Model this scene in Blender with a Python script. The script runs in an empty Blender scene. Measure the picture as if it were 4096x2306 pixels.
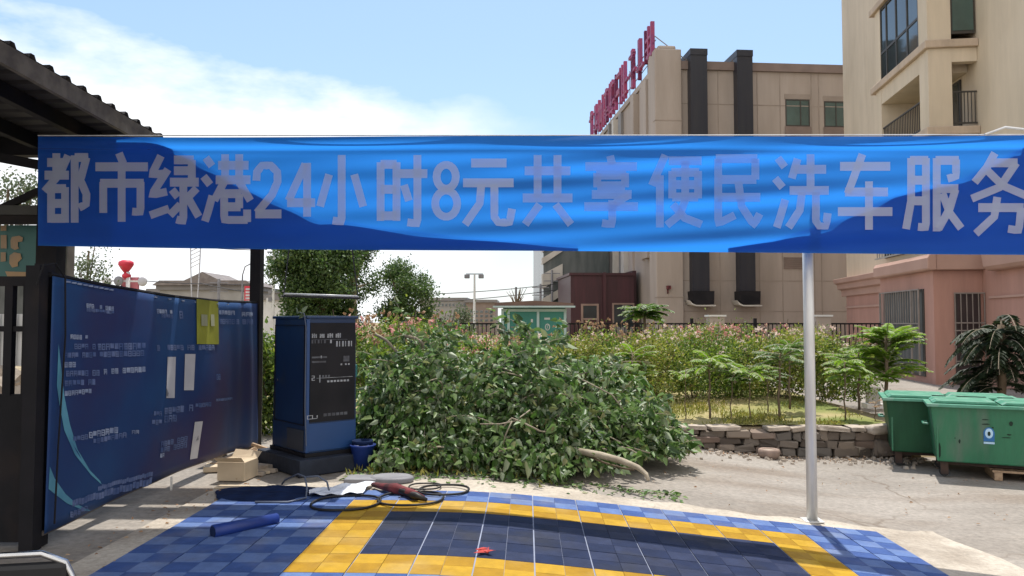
import bpy, bmesh, math, random
import numpy as np
from mathutils import Matrix, Vector, Euler
R = math.radians
rnd = random.Random(7)
nr = np.random.default_rng(11)
S = bpy.context.scene
COL = S.collection
PI = math.pi

# ------------------------------------------------------------------ camera
EYE = Vector((0, 0, 1.6))
F = 768.0
cd = bpy.data.cameras.new('camera')
cd.sensor_width = 36; cd.lens = 36 * F / 1024
cd.clip_start = 0.05; cd.clip_end = 3000
cam = bpy.data.objects.new('camera', cd); COL.objects.link(cam)
cam.location = EYE
cam.rotation_euler = (R(92.53), 0, R(1.12))
S.camera = cam
CM = Euler((R(92.53), 0, R(1.12))).to_matrix()

# ------------------------------------------------------------------ light
SUN_EL = 70.0; SUN_AZ = 7.0          # azimuth measured from +Y towards +X
W = bpy.data.worlds.new("World"); S.world = W; W.use_nodes = True
nt = W.node_tree; nt.nodes.clear()
def N(nt, t, **k):
    n = nt.nodes.new(t)
    for a, b in k.items(): setattr(n, a, b)
    return n
out = N(nt, 'ShaderNodeOutputWorld'); bg = N(nt, 'ShaderNodeBackground')
sky = N(nt, 'ShaderNodeTexSky', sky_type='NISHITA', sun_disc=False)
sky.sun_elevation = R(SUN_EL); sky.sun_rotation = R(SUN_AZ)
sky.air_density = 1.2; sky.dust_density = 1.0; sky.ozone_density = 1.0
bg.inputs['Strength'].default_value = 0.12
def math_(nt, op, a, b=None, c=None, clamp=False):
    n = N(nt, 'ShaderNodeMath', operation=op, use_clamp=clamp)
    for i, v in enumerate((a, b, c)):
        if v is None: continue
        if isinstance(v, (int, float)): n.inputs[i].default_value = v
        else: nt.links.new(v, n.inputs[i])
    return n.outputs[0]
tc = N(nt, 'ShaderNodeTexCoord'); sp = N(nt, 'ShaderNodeSeparateXYZ')
nt.links.new(tc.outputs['Generated'], sp.inputs[0])
ny = math_(nt, 'MAXIMUM', sp.outputs[1], 0.15)
qx = math_(nt, 'DIVIDE', sp.outputs[0], ny); qz = math_(nt, 'DIVIDE', sp.outputs[2], ny)
noi = N(nt, 'ShaderNodeTexNoise'); noi.inputs['Scale'].default_value = 5; noi.inputs['Detail'].default_value = 6
noi.inputs['Roughness'].default_value = .55
mp = N(nt, 'ShaderNodeMapping'); mp.inputs['Scale'].default_value = (1, 1, 2.6)
nt.links.new(tc.outputs['Generated'], mp.inputs[0]); nt.links.new(mp.outputs[0], noi.inputs['Vector'])
edge = math_(nt, 'MULTIPLY_ADD', qx, -.22, .262)
edge = math_(nt, 'ADD', edge, math_(nt, 'MULTIPLY', math_(nt, 'SUBTRACT', noi.outputs[0], .5), .22))
cm_ = math_(nt, 'MULTIPLY', math_(nt, 'SUBTRACT', edge, qz), 17.0, clamp=True)
side = math_(nt, 'MULTIPLY', math_(nt, 'SUBTRACT', .06, qx), 3.6, clamp=True)
low = math_(nt, 'MULTIPLY', math_(nt, 'SUBTRACT', .20, qz), 4.5, clamp=True)
msk = math_(nt, 'MAXIMUM', math_(nt, 'MULTIPLY', cm_, side), math_(nt, 'MULTIPLY', low, .6))
mixc = N(nt, 'ShaderNodeMix', data_type='RGBA')
pale = N(nt, 'ShaderNodeMix', data_type='RGBA'); pale.inputs[0].default_value = .25
nt.links.new(sky.outputs[0], pale.inputs[6]); pale.inputs[7].default_value = (3.4, 5.6, 8.6, 1)
nt.links.new(msk, mixc.inputs[0]); nt.links.new(pale.outputs[2], mixc.inputs[6])
mixc.inputs[7].default_value = (7.6, 7.8, 8.0, 1)
# unseen bright cloud added over the sky behind the viewer for fill light
back = math_(nt, 'MULTIPLY', math_(nt, 'SUBTRACT', -.02, sp.outputs[1]), 4.0, clamp=True)
bcov = math_(nt, 'MULTIPLY', math_(nt, 'SUBTRACT', noi.outputs[0], .36), 7.0, clamp=True)
mix2 = N(nt, 'ShaderNodeMix', data_type='RGBA'); nt.links.new(math_(nt, 'MULTIPLY', back, bcov), mix2.inputs[0])
nt.links.new(mixc.outputs[2], mix2.inputs[6]); mix2.inputs[7].default_value = (10.5, 10.0, 9.4, 1)
nt.links.new(mix2.outputs[2], bg.inputs['Color']); nt.links.new(bg.outputs[0], out.inputs[0])

sl = bpy.data.lights.new('sun', 'SUN'); sl.energy = 4.2; sl.angle = R(.55); sl.color = (1, .955, .88)
so = bpy.data.objects.new('sun', sl); COL.objects.link(so)
d = Vector((math.sin(R(SUN_AZ)) * math.cos(R(SUN_EL)), math.cos(R(SUN_AZ)) * math.cos(R(SUN_EL)), math.sin(R(SUN_EL))))
so.rotation_euler = d.to_track_quat('Z', 'Y').to_euler(); so.location = (0, 0, 30)
S.view_settings.view_transform = 'Standard'; S.view_settings.look = 'None'
S.view_settings.exposure = 0.45; S.view_settings.gamma = 1
S.render.engine = 'CYCLES'
S.cycles.max_bounces = 8; S.cycles.transparent_max_bounces = 8
S.cycles.use_denoising = True

# ------------------------------------------------------------------ helpers
def ray(px, py):
    return CM @ Vector(((px - 512) / F, (288 - py) / F, -1))
def P(px, py, Y):
    d = ray(px, py); return EYE + d * (Y / d.y)
def G(px, py, z=0.0):
    d = ray(px, py); return EYE + d * ((z - EYE.z) / d.z)

def tag(o, label=None, cat=None, group=None, kind=None):
    if label: o['label'] = label
    if cat: o['category'] = cat
    if group: o['group'] = group
    if kind: o['kind'] = kind
    return o
def thing(name, label, cat, loc=(0, 0, 0), rz=0, group=None):
    o = bpy.data.objects.new(name, None); COL.objects.link(o)
    o.location = loc; o.rotation_euler = (0, 0, rz); o.empty_display_size = .2
    return tag(o, label, cat, group)
def copy_tree(o, parent=None):
    c = o.copy(); COL.objects.link(c); c.parent = parent
    for ch in list(o.children): copy_tree(ch, c)
    return c

class MB:
    def __init__(s): s.v = []; s.f = []; s.m = []; s.mi = 0
    def add(s, vs, fs):
        b = len(s.v); s.v += [tuple(v) for v in vs]
        for f in fs: s.f.append([b + i for i in f]); s.m.append(s.mi)
    def box(s, x0, x1, y0, y1, z0, z1, M=None, tw=0, td=0):
        vs = [(x0, y0, z0), (x1, y0, z0), (x1, y1, z0), (x0, y1, z0),
              (x0 + tw, y0 + td, z1), (x1 - tw, y0 + td, z1), (x1 - tw, y1 - td, z1), (x0 + tw, y1 - td, z1)]
        if M: vs = [M @ Vector(v) for v in vs]
        s.add(vs, [(0, 3, 2, 1), (4, 5, 6, 7), (0, 1, 5, 4), (1, 2, 6, 5), (2, 3, 7, 6), (3, 0, 4, 7)])
        return s
    def beam(s, a, b, w, h=None, up=Vector((0, 0, 1))):
        a = Vector(a); b = Vector(b); h = h or w; dd = (b - a).normalized()
        if abs(dd.dot(up)) > .98: up = Vector((0, 1, 0))
        x = dd.cross(up).normalized(); z = x.cross(dd).normalized()
        M = Matrix((x, dd, z)).transposed().to_4x4(); M.translation = a
        return s.box(-w / 2, w / 2, 0, (b - a).length, -h / 2, h / 2, M)
    def tube(s, pts, r, n=8, closed=False):
        pts = [Vector(p) for p in pts]; k = len(pts)
        rs = r if isinstance(r, (list, tuple)) else [r] * k
        rings = []; prev = None
        for i, p in enumerate(pts):
            if closed: t = (pts[(i + 1) % k] - pts[i - 1])
            else: t = pts[min(i + 1, k - 1)] - pts[max(i - 1, 0)]
            t.normalize()
            if prev is None:
                u = t.cross(Vector((0, 0, 1)))
                if u.length < .1: u = t.cross(Vector((1, 0, 0)))
            else: u = prev - t * prev.dot(t)
            u.normalize(); prev = u; w = t.cross(u)
            rings.append([p + (u * math.cos(2 * PI * j / n) + w * math.sin(2 * PI * j / n)) * rs[i] for j in range(n)])
        vs = [v for q in rings for v in q]; fs = []
        for i in range(k if closed else k - 1):
            a = i * n; b = ((i + 1) % k) * n
            for j in range(n): fs.append((a + j, a + (j + 1) % n, b + (j + 1) % n, b + j))
        if not closed:
            fs.append(tuple(range(n - 1, -1, -1))); fs.append(tuple(range((k - 1) * n, k * n)))
        s.add(vs, fs); return s
    def lathe(s, prof, n=20, M=None):
        vs = []
        for r, z in prof:
            for j in range(n): vs.append(Vector((r * math.cos(2 * PI * j / n), r * math.sin(2 * PI * j / n), z)))
        if M: vs = [M @ v for v in vs]
        fs = []
        for i in range(len(prof) - 1):
            for j in range(n): fs.append((i * n + j, i * n + (j + 1) % n, (i + 1) * n + (j + 1) % n, (i + 1) * n + j))
        fs.append(tuple(range(n - 1, -1, -1))); fs.append(tuple(range((len(prof) - 1) * n, len(prof) * n)))
        s.add(vs, fs); return s
    def prism(s, poly, y0, y1, M=None):      # polygon in xz, extruded along y
        k = len(poly); vs = [Vector((x, y0, z)) for x, z in poly] + [Vector((x, y1, z)) for x, z in poly]
        if M: vs = [M @ v for v in vs]
        fs = [tuple(range(k)), tuple(range(2 * k - 1, k - 1, -1))]
        for i in range(k): fs.append((i, i + k, (i + 1) % k + k, (i + 1) % k))
        s.add(vs, fs); return s
    def build(s, name, mats, parent=None, smooth=False, bevel=0, seg=2):
        me = bpy.data.meshes.new(name); me.from_pydata(s.v, [], s.f); me.update()
        if not isinstance(mats, (list, tuple)): mats = [mats]
        for m in mats: me.materials.append(m)
        me.polygons.foreach_set('material_index', s.m)
        bm = bmesh.new(); bm.from_mesh(me); bmesh.ops.recalc_face_normals(bm, faces=bm.faces)
        bm.to_mesh(me); bm.free()
        if smooth: me.polygons.foreach_set('use_smooth', [True] * len(me.polygons))
        o = bpy.data.objects.new(name, me); COL.objects.link(o)
        if parent: o.parent = parent
        if bevel:
            b = o.modifiers.new('bevel', 'BEVEL'); b.width = bevel; b.segments = seg; b.limit_method = 'ANGLE'; b.angle_limit = R(40)
        return o

def grid_obj(name, fn, us, vs, mat, parent=None, smooth=True):
    V = [tuple(fn(u, v)) for v in vs for u in us]; n = len(us)
    f = [(j * n + i, j * n + i + 1, (j + 1) * n + i + 1, (j + 1) * n + i) for j in range(len(vs) - 1) for i in range(n - 1)]
    me = bpy.data.meshes.new(name); me.from_pydata(V, [], f); me.materials.append(mat)
    if smooth: me.polygons.foreach_set('use_smooth', [True] * len(f))
    o = bpy.data.objects.new(name, me); COL.objects.link(o)
    if parent: o.parent = parent
    return o

def leaf_mesh(name, pos, dirv, nrm, ln, mat, parent=None, wid=.5, fold=.12, curl=.1):
    n = len(pos); dirv = dirv / np.linalg.norm(dirv, axis=1, keepdims=True)
    nrm = nrm - dirv * (nrm * dirv).sum(1, keepdims=True); nrm /= np.linalg.norm(nrm, axis=1, keepdims=True) + 1e-9
    sd = np.cross(dirv, nrm); L = np.broadcast_to(np.asarray(ln), (n,))[:, None]
    def pt(a, w, h): return pos + dirv * L * a + sd * L * w + nrm * L * h
    vs = np.stack([pt(0, 0, 0), pt(.28, wid * .5, fold), pt(.66, wid * .36, fold - curl * .4), pt(1, 0, -curl),
                   pt(.66, -wid * .36, fold - curl * .4), pt(.28, -wid * .5, fold)], 1).reshape(-1, 3)
    base = (np.arange(n) * 6)[:, None]
    li = np.concatenate([base + np.array([[0, 1, 2, 3]]), base + np.array([[0, 3, 4, 5]])], 1).reshape(-1)
    me = bpy.data.meshes.new(name); me.vertices.add(n * 6); me.vertices.foreach_set('co', vs.astype(np.float32).ravel())
    me.loops.add(n * 8); me.loops.foreach_set('vertex_index', li.astype(np.int32))
    me.polygons.add(n * 2); me.polygons.foreach_set('loop_start', (np.arange(n * 2) * 4).astype(np.int32))
    me.update(calc_edges=True); me.validate(); me.materials.append(mat)
    o = bpy.data.objects.new(name, me); COL.objects.link(o)
    if parent: o.parent = parent
    return o
def rdir(n, up=0.0):
    v = nr.normal(size=(n, 3)); v[:, 2] += up
    return v / np.linalg.norm(v, axis=1, keepdims=True)

# ------------------------------------------------------------------ materials
def mat(name, c, c2=None, scale=3.0, rough=.7, metal=0, spec=.4, bump=0, bscale=None, stretch=(1, 1, 1), det=5, lo=.38, hi=.62, dirt=None, dscale=1.2, dlo=.55, dhi=.75, coat=0):
    m = bpy.data.materials.new(name); m.use_nodes = True; t = m.node_tree; b = t.nodes['Principled BSDF']
    b.inputs['Roughness'].default_value = rough; b.inputs['Metallic'].default_value = metal
    b.inputs['Specular IOR Level'].default_value = spec; b.inputs['Coat Weight'].default_value = coat
    g = N(t, 'ShaderNodeTexCoord'); mp = N(t, 'ShaderNodeMapping'); mp.inputs['Scale'].default_value = stretch
    t.links.new(g.outputs['Object'], mp.inputs[0])
    def noise(sc, d=det):
        n = N(t, 'ShaderNodeTexNoise'); n.inputs['Scale'].default_value = sc; n.inputs['Detail'].default_value = d
        t.links.new(mp.outputs[0], n.inputs['Vector']); return n.outputs[0]
    def ramp(v, a, bb):
        r = N(t, 'ShaderNodeMapRange'); r.inputs[1].default_value = a; r.inputs[2].default_value = bb
        t.links.new(v, r.inputs[0]); return r.outputs[0]
    def mixn(fac, A, B):
        x = N(t, 'ShaderNodeMix', data_type='RGBA'); t.links.new(fac, x.inputs[0])
        for i, q in ((6, A), (7, B)):
            if isinstance(q, tuple): x.inputs[i].default_value = (*q, 1)
            else: t.links.new(q, x.inputs[i])
        return x.outputs[2]
    if c2 is None: c2 = tuple(v * .82 for v in c)
    colr = mixn(ramp(noise(scale), lo, hi), c, c2)
    if dirt: colr = mixn(ramp(noise(dscale, 8), dlo, dhi), colr, dirt)
    t.links.new(colr, b.inputs['Base Color'])
    if bump:
        bn = N(t, 'ShaderNodeBump'); bn.inputs['Strength'].default_value = bump; bn.inputs['Distance'].default_value = .02
        t.links.new(noise(bscale or scale * 4), bn.inputs['Height']); t.links.new(bn.outputs[0], b.inputs['Normal'])
    return m

def leafmat(name, cols, trans=.35, rough=.45, spec=.5, back=None):
    m = bpy.data.materials.new(name); m.use_nodes = True; t = m.node_tree; b = t.nodes['Principled BSDF']
    o = t.nodes['Material Output']
    g = N(t, 'ShaderNodeNewGeometry'); r = N(t, 'ShaderNodeValToRGB'); e = r.color_ramp.elements
    e[0].position = 0; e[0].color = (*cols[0], 1); e[1].position = 1; e[1].color = (*cols[-1], 1)
    for i, c in enumerate(cols[1:-1]):
        q = e.new((i + 1) / (len(cols) - 1)); q.color = (*c, 1)
    t.links.new(g.outputs['Random Per Island'], r.inputs[0]); t.links.new(r.outputs[0], b.inputs['Base Color'])
    b.inputs['Roughness'].default_value = rough; b.inputs['Specular IOR Level'].default_value = spec
    if back:
        bm_ = N(t, 'ShaderNodeMix', data_type='RGBA'); t.links.new(g.outputs['Backfacing'], bm_.inputs[0]); t.links.new(r.outputs[0], bm_.inputs[6]); bm_.inputs[7].default_value = (*back, 1); t.links.new(bm_.outputs[2], b.inputs['Base Color'])
    tr = N(t, 'ShaderNodeBsdfTranslucent'); mx = N(t, 'ShaderNodeMixShader'); mx.inputs[0].default_value = trans
    hs = N(t, 'ShaderNodeHueSaturation'); hs.inputs['Value'].default_value = 1.5; hs.inputs['Saturation'].default_value = 1.1
    t.links.new(r.outputs[0], hs.inputs['Color']); t.links.new(hs.outputs[0], tr.inputs['Color'])
    t.links.new(b.outputs[0], mx.inputs[1]); t.links.new(tr.outputs[0], mx.inputs[2]); t.links.new(mx.outputs[0], o.inputs[0])
    return m

def clothmat(name, c, trans, tcol, rough=.6, var=.85):
    m = mat(name, c, tuple(v * var for v in c), 2.5, rough, spec=.25, stretch=(.5, 1, 3))
    t = m.node_tree; b = t.nodes['Principled BSDF']; o = t.nodes['Material Output']
    tr = N(t, 'ShaderNodeBsdfTranslucent'); tr.inputs['Color'].default_value = (*tcol, 1)
    mx = N(t, 'ShaderNodeMixShader'); mx.inputs[0].default_value = trans
    t.links.new(b.outputs[0], mx.inputs[1]); t.links.new(tr.outputs[0], mx.inputs[2]); t.links.new(mx.outputs[0], o.inputs[0])
    return m

def glassmat(name, c, rough=.06, spec=.8):
    return mat(name, c, tuple(v * .6 for v in c), .6, rough, spec=spec)

M = {}
M['soil'] = mat('soil', (.30, .24, .15), (.22, .17, .10), 1.2, .95, bump=.5, bscale=14, dirt=(.16, .17, .06), dscale=.8)
M['garden'] = mat('garden_soil', (.36, .29, .15), (.24, .22, .08), 1.3, .95, bump=.6, bscale=12, dirt=(.14, .17, .04), dscale=.5, dlo=.45, dhi=.6)
M['yard'] = mat('yard_concrete', (.275, .248, .218), (.215, .192, .167), .9, .9, bump=.3, bscale=30, dirt=(.18, .145, .115), dscale=.7, dlo=.50, dhi=.72, stretch=(.6, 1.6, 1), det=9)
def cracks(m, sc, col, w):
    t = m.node_tree; b = t.nodes['Principled BSDF']; src = b.inputs['Base Color'].links[0].from_socket
    g = N(t, 'ShaderNodeTexCoord'); n = N(t, 'ShaderNodeTexNoise'); n.inputs['Scale'].default_value = 2.2; n.inputs['Detail'].default_value = 8
    t.links.new(g.outputs['Object'], n.inputs['Vector']); va = N(t, 'ShaderNodeVectorMath', operation='MULTIPLY_ADD'); va.inputs[1].default_value = (.55, .55, 0)
    t.links.new(n.outputs['Color'], va.inputs[0]); t.links.new(g.outputs['Object'], va.inputs[2])
    v = N(t, 'ShaderNodeTexVoronoi', feature='DISTANCE_TO_EDGE'); v.inputs['Scale'].default_value = sc; t.links.new(va.outputs[0], v.inputs['Vector'])
    mr = N(t, 'ShaderNodeMapRange'); mr.inputs[1].default_value = 0; mr.inputs[2].default_value = w; mr.inputs[3].default_value = .8; mr.inputs[4].default_value = 0
    t.links.new(v.outputs['Distance'], mr.inputs[0]); n2 = N(t, 'ShaderNodeTexNoise'); n2.inputs['Scale'].default_value = .8; t.links.new(g.outputs['Object'], n2.inputs['Vector'])
    f = math_(t, 'MULTIPLY', mr.outputs[0], math_(t, 'MULTIPLY', math_(t, 'SUBTRACT', n2.outputs[0], .42), 6, clamp=True))
    x = N(t, 'ShaderNodeMix', data_type='RGBA'); t.links.new(f, x.inputs[0]); t.links.new(src, x.inputs[6]); x.inputs[7].default_value = (*col, 1); t.links.new(x.outputs[2], b.inputs['Base Color'])
def speckle(m, sc, amt, st=(1, 1, 1)):
    t = m.node_tree; b = t.nodes['Principled BSDF']; src = b.inputs['Base Color'].links[0].from_socket
    g = N(t, 'ShaderNodeTexCoord'); mp = N(t, 'ShaderNodeMapping'); mp.inputs['Scale'].default_value = st; t.links.new(g.outputs['Object'], mp.inputs[0])
    n = N(t, 'ShaderNodeTexNoise'); n.inputs['Scale'].default_value = sc; n.inputs['Detail'].default_value = 6; n.inputs['Roughness'].default_value = .75; t.links.new(mp.outputs[0], n.inputs['Vector'])
    mr = N(t, 'ShaderNodeMapRange'); mr.inputs[1].default_value = .3; mr.inputs[2].default_value = .7; mr.inputs[3].default_value = 1 - amt; mr.inputs[4].default_value = 1 + amt; t.links.new(n.outputs[0], mr.inputs[0])
    x = N(t, 'ShaderNodeVectorMath', operation='SCALE'); t.links.new(src, x.inputs[0]); t.links.new(mr.outputs[0], x.inputs['Scale']); t.links.new(x.outputs[0], b.inputs['Base Color'])
speckle(M['yard'], 16, .28); cracks(M['yard'], .42, (.12, .09, .065), .012)
M['apron'] = mat('apron_concrete', (.43, .385, .325), (.36, .315, .26), 1.4, .9, bump=.3, bscale=40, dirt=(.20, .165, .13), dscale=1.1, dlo=.52, dhi=.75, det=9)
speckle(M['apron'], 22, .25); cracks(M['apron'], .6, (.13, .10, .075), .010)
M['stone'] = mat('stone', (.20, .165, .135), (.13, .105, .09), 2.5, .9, bump=.7, bscale=18, dirt=(.28, .235, .19), dscale=3)
M['stone2'] = mat('pale_stone', (.42, .36, .30), (.3, .25, .2), 4, .9, bump=.6, bscale=16)
M['white_metal'] = mat('white_metal', (.62, .63, .64), (.5, .5, .5), 1.5, .35, metal=.0, spec=.5, stretch=(3, 3, .4))
M['steel'] = mat('galvanised_steel', (.66, .66, .64), (.52, .51, .49), 2, .45, metal=.35, stretch=(4, 4, .5), dirt=(.30, .27, .22), dscale=2, dlo=.6, dhi=.8)
M['dark_steel'] = mat('dark_steel', (.012, .011, .014), (.008, .008, .010), 3, .7, spec=.2, dirt=(.025, .018, .016), dscale=2)
M['roof'] = mat('roof_sheet', (.055, .05, .05), (.03, .028, .03), 2, .75, stretch=(1, 3, 1))
M['roof_edge'] = mat('roof_edge', (.13, .115, .10), (.07, .06, .055), 6, .7)
M['black'] = mat('black_plastic', (.012, .012, .014), None, 3, .5)
M['rubber'] = mat('black_rubber', (.010, .010, .012), None, 3, .55)
M['chrome'] = mat('chrome', (.6, .6, .6), None, 3, .2, metal=1)
M['navy_sign'] = mat('sign_vinyl', (.013, .052, .155), (.015, .030, .11), .8, .55, spec=.25, dirt=(.030, .022, .075), dscale=.6, dlo=.5, dhi=.68)
M['sign_ink'] = mat('pale_ink', (.30, .35, .47), (.13, .17, .29), 9, .7, spec=.2, lo=.35, hi=.65)
M['sign_ink2'] = mat('faded_ink', (.13, .17, .31), (.05, .085, .21), 9, .7, spec=.2, lo=.35, hi=.65)
M['teal_ink'] = mat('teal_ink', (.10, .30, .40), (.06, .2, .30), 4, .6)
M['plaque'] = mat('plaque', (.50, .50, .52), (.38, .38, .42), 2, .5, dirt=(.12, .12, .14), dscale=6, dlo=.66, dhi=.72)
M['olive'] = mat('olive_paper', (.26, .27, .03), (.20, .21, .02), 3, .6)
M['kiosk_blue'] = mat('kiosk_blue', (.010, .036, .105), (.008, .026, .08), .9, .42, spec=.45, dirt=(.02, .035, .06), dscale=3)
M['kiosk_blue2'] = mat('kiosk_front_blue', (.016, .062, .19), (.012, .046, .15), .9, .4, spec=.45)
M['kiosk_black'] = mat('kiosk_panel', (.010, .010, .013), (.018, .017, .020), 2, .5, spec=.18)
M['ink_white'] = mat('white_ink', (.42, .43, .45), (.25, .26, .28), 12, .6)
M['ink_dim'] = mat('dim_ink', (.10, .105, .12), (.06, .06, .07), 12, .6)
M['tile_blue_a'] = mat('tile_pale_blue', (.105, .165, .34), (.09, .145, .31), 5, .6, spec=.12, bump=.12, bscale=60, dirt=(.15, .18, .27), dscale=2.2, dlo=.50, dhi=.74)
M['tile_blue_b'] = mat('tile_mid_blue', (.047, .09, .25), (.04, .077, .22), 5, .6, spec=.12, bump=.12, bscale=60, dirt=(.10, .12, .21), dscale=2.2, dlo=.50, dhi=.74)
M['tile_navy_a'] = mat('tile_navy', (.023, .032, .072), (.019, .026, .06), 5, .6, spec=.12, bump=.12, bscale=60, dirt=(.032, .033, .042), dscale=1.6, dlo=.50, dhi=.74)
M['tile_navy_b'] = mat('tile_dark_navy', (.012, .020, .056), (.010, .017, .048), 5, .6, spec=.12, bump=.12, bscale=60, dirt=(.024, .026, .036), dscale=1.6, dlo=.50, dhi=.74)
M['tile_yel_a'] = mat('tile_yellow', (.41, .245, .02), (.36, .215, .018), 5, .6, spec=.12, bump=.12, bscale=60, dirt=(.40, .27, .08), dscale=2, dlo=.50, dhi=.74)
M['tile_yel_b'] = mat('tile_amber', (.32, .18, .013), (.28, .155, .011), 5, .6, spec=.12, bump=.12, bscale=60, dirt=(.34, .22, .06), dscale=2, dlo=.50, dhi=.74)
M['tile_seam'] = mat('tile_seam', (.25, .28, .38), None, 4, .7)
M['hotel'] = mat('hotel_cladding', (.35, .298, .262), (.32, .27, .236), .35, .75, bump=.05, stretch=(1, 1, .3), dirt=(.26, .215, .18), dscale=.5, dlo=.5, dhi=.8)
M['hotel_trim'] = mat('hotel_brown_trim', (.20, .15, .13), None, 1, .7)
M['hotel_seam'] = mat('cladding_seam', (.29, .24, .205), None, 1, .8)
M['hotel_light'] = mat('hotel_pale_fin', (.50, .47, .43), None, 1, .6)
M['hotel_grey'] = mat('hotel_grey_fin', (.20, .19, .19), None, 1, .6)
M['duct'] = mat('dark_duct', (.018, .02, .03), (.025, .026, .034), .8, .4, stretch=(4, 4, .3))
M['maroon'] = mat('maroon_cladding', (.055, .016, .022), (.04, .013, .018), 1, .5, stretch=(6, 6, .4))
M['maroon_frame'] = mat('maroon_door_frame', (.26, .18, .15), None, 2, .5)
M['sign_red'] = mat('letter_red', (.28, .035, .10), (.22, .04, .13), 2, .5)
M['red'] = mat('bright_red', (.55, .03, .06), None, 3, .5)
M['glass'] = glassmat('window_glass', (.035, .05, .055))
M['glass_green'] = glassmat('green_glass', (.06, .11, .10), .12)
M['curtain'] = mat('grey_curtain', (.13, .135, .13), (.07, .075, .075), 1, .9, stretch=(14, 14, .1), lo=.45, hi=.55)
M['frame_dark'] = mat('window_frame_dark', (.05, .045, .04), None, 3, .5)
M['frame_pale'] = mat('window_frame_pale', (.35, .34, .32), None, 3, .5)
M['bars'] = mat('window_bars', (.25, .22, .20), None, 3, .5)
M['beige'] = mat('beige_render', (.58, .495, .385), (.53, .45, .345), .5, .85, bump=.15, bscale=40, dirt=(.47, .39, .29), dscale=.6, dlo=.55, dhi=.8, stretch=(1, 1, .5))
M['beige_trim'] = mat('beige_trim', (.47, .375, .29), (.42, .335, .26), 1, .85, bump=.1, bscale=40)
M['pink'] = mat('pink_render', (.40, .225, .18), (.365, .205, .165), .6, .85, bump=.12, bscale=40, dirt=(.30, .175, .14), dscale=.7, dlo=.55, dhi=.8, stretch=(1, 1, .5))
M['pink_trim'] = mat('pink_trim', (.42, .27, .22), (.385, .245, .20), 1, .85)
M['bin'] = mat('bin_green', (.030, .165, .085), (.022, .135, .07), 1.2, .42, spec=.45, dirt=(.075, .13, .095), dscale=2.4, dlo=.48, dhi=.72, stretch=(2.4, 2.4, .35), bump=.06, bscale=5)
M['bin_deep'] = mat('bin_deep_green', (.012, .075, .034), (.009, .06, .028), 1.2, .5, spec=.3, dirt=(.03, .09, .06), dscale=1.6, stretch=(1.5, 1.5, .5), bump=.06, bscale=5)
M['bin_rim'] = mat('bin_rim', (.10, .30, .21), (.06, .23, .15), 4, .4, dirt=(.3, .4, .35), dscale=5)
M['bin_dark'] = mat('scuff', (.012, .03, .02), None, 8, .8)
M['bin_leg'] = mat('rusty_leg', (.06, .035, .025), (.03, .022, .02), 8, .8)
M['bin_blue'] = mat('sticker_blue', (.03, .16, .42), None, 5, .5)
M['bin_pale'] = mat('sticker_pale', (.45, .66, .85), None, 5, .5)
M['wood'] = mat('timber', (.40, .28, .18), (.28, .19, .12), 4, .8, stretch=(6, .6, 6))
M['card'] = mat('cardboard', (.52, .42, .30), (.45, .36, .25), 3, .85, dirt=(.36, .28, .2), dscale=3)
M['paper'] = mat('white_sheet', (.70, .72, .78), (.58, .62, .70), 5, .6)
M['grey_lid'] = mat('grey_lid', (.22, .22, .24), (.16, .16, .18), 4, .6)
M['tarp_blue'] = mat('dark_blue_tarp', (.010, .022, .07), (.008, .016, .05), 6, .85, spec=.1)
M['tube_blue'] = mat('blue_foam', (.014, .04, .22), (.01, .03, .16), 5, .45)
M['grey_hose'] = mat('grey_hose', (.10, .12, .17), None, 5, .5)
M['rag'] = mat('red_rag', (.17, .035, .04), (.05, .016, .02), 8, .9)
M['bark'] = mat('bark', (.17, .125, .085), (.10, .075, .05), 6, .95, bump=.6, bscale=30, stretch=(1, 1, .25))
M['palebark'] = mat('pale_bark', (.36, .31, .235), (.25, .21, .155), 6, .9, bump=.4, bscale=25)
M['teal'] = mat('teal_panel', (.035, .185, .165), (.028, .16, .145), .8, .5, spec=.4)
M['teal_frame'] = mat('pale_blue_frame', (.40, .50, .53), (.33, .43, .46), 2, .5)
M['brown_roof'] = mat('brown_roof', (.15, .09, .075), None, 2, .7)
M['brick_far'] = mat('far_brick', (.27, .215, .185), (.22, .175, .155), .8, .9)
M['grey_far'] = mat('far_grey', (.33, .32, .31), (.28, .27, .26), .8, .9)
M['white_far'] = mat('far_white', (.62, .62, .61), (.52, .52, .52), .8, .8)
M['tile_roof'] = mat('grey_tile_roof', (.20, .175, .165), (.15, .13, .125), 3, .8)
M['teal_board'] = mat('teal_board', (.05, .16, .15), (.04, .13, .12), 1.2, .5)
M['orange_ink'] = mat('orange_ink', (.42, .27, .14), (.34, .24, .15), 3, .6)
M['dark_ink'] = mat('dark_ink', (.035, .05, .05), (.06, .08, .07), 8, .6)
M['banner'] = clothmat('banner_cloth', (.018, .12, .46), .60, (.03, .29, .92))
M['shade_cloth'] = clothmat('shade_cloth_blue', (.012, .07, .30), .16, (.02, .14, .5))
M['letter'] = clothmat('letter_film', (.46, .50, .60), .50, (.74, .80, .95), .7, .93)
M['letter_faded'] = clothmat('faded_letter_film', (.30, .39, .62), .60, (.70, .84, 1), .7, .85)
M['letter_worn'] = clothmat('worn_letter_film', (.38, .44, .60), .54, (.74, .84, 1), .7, .85)
M['wire'] = mat('wire', (.03, .03, .035), None, 3, .6)

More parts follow.
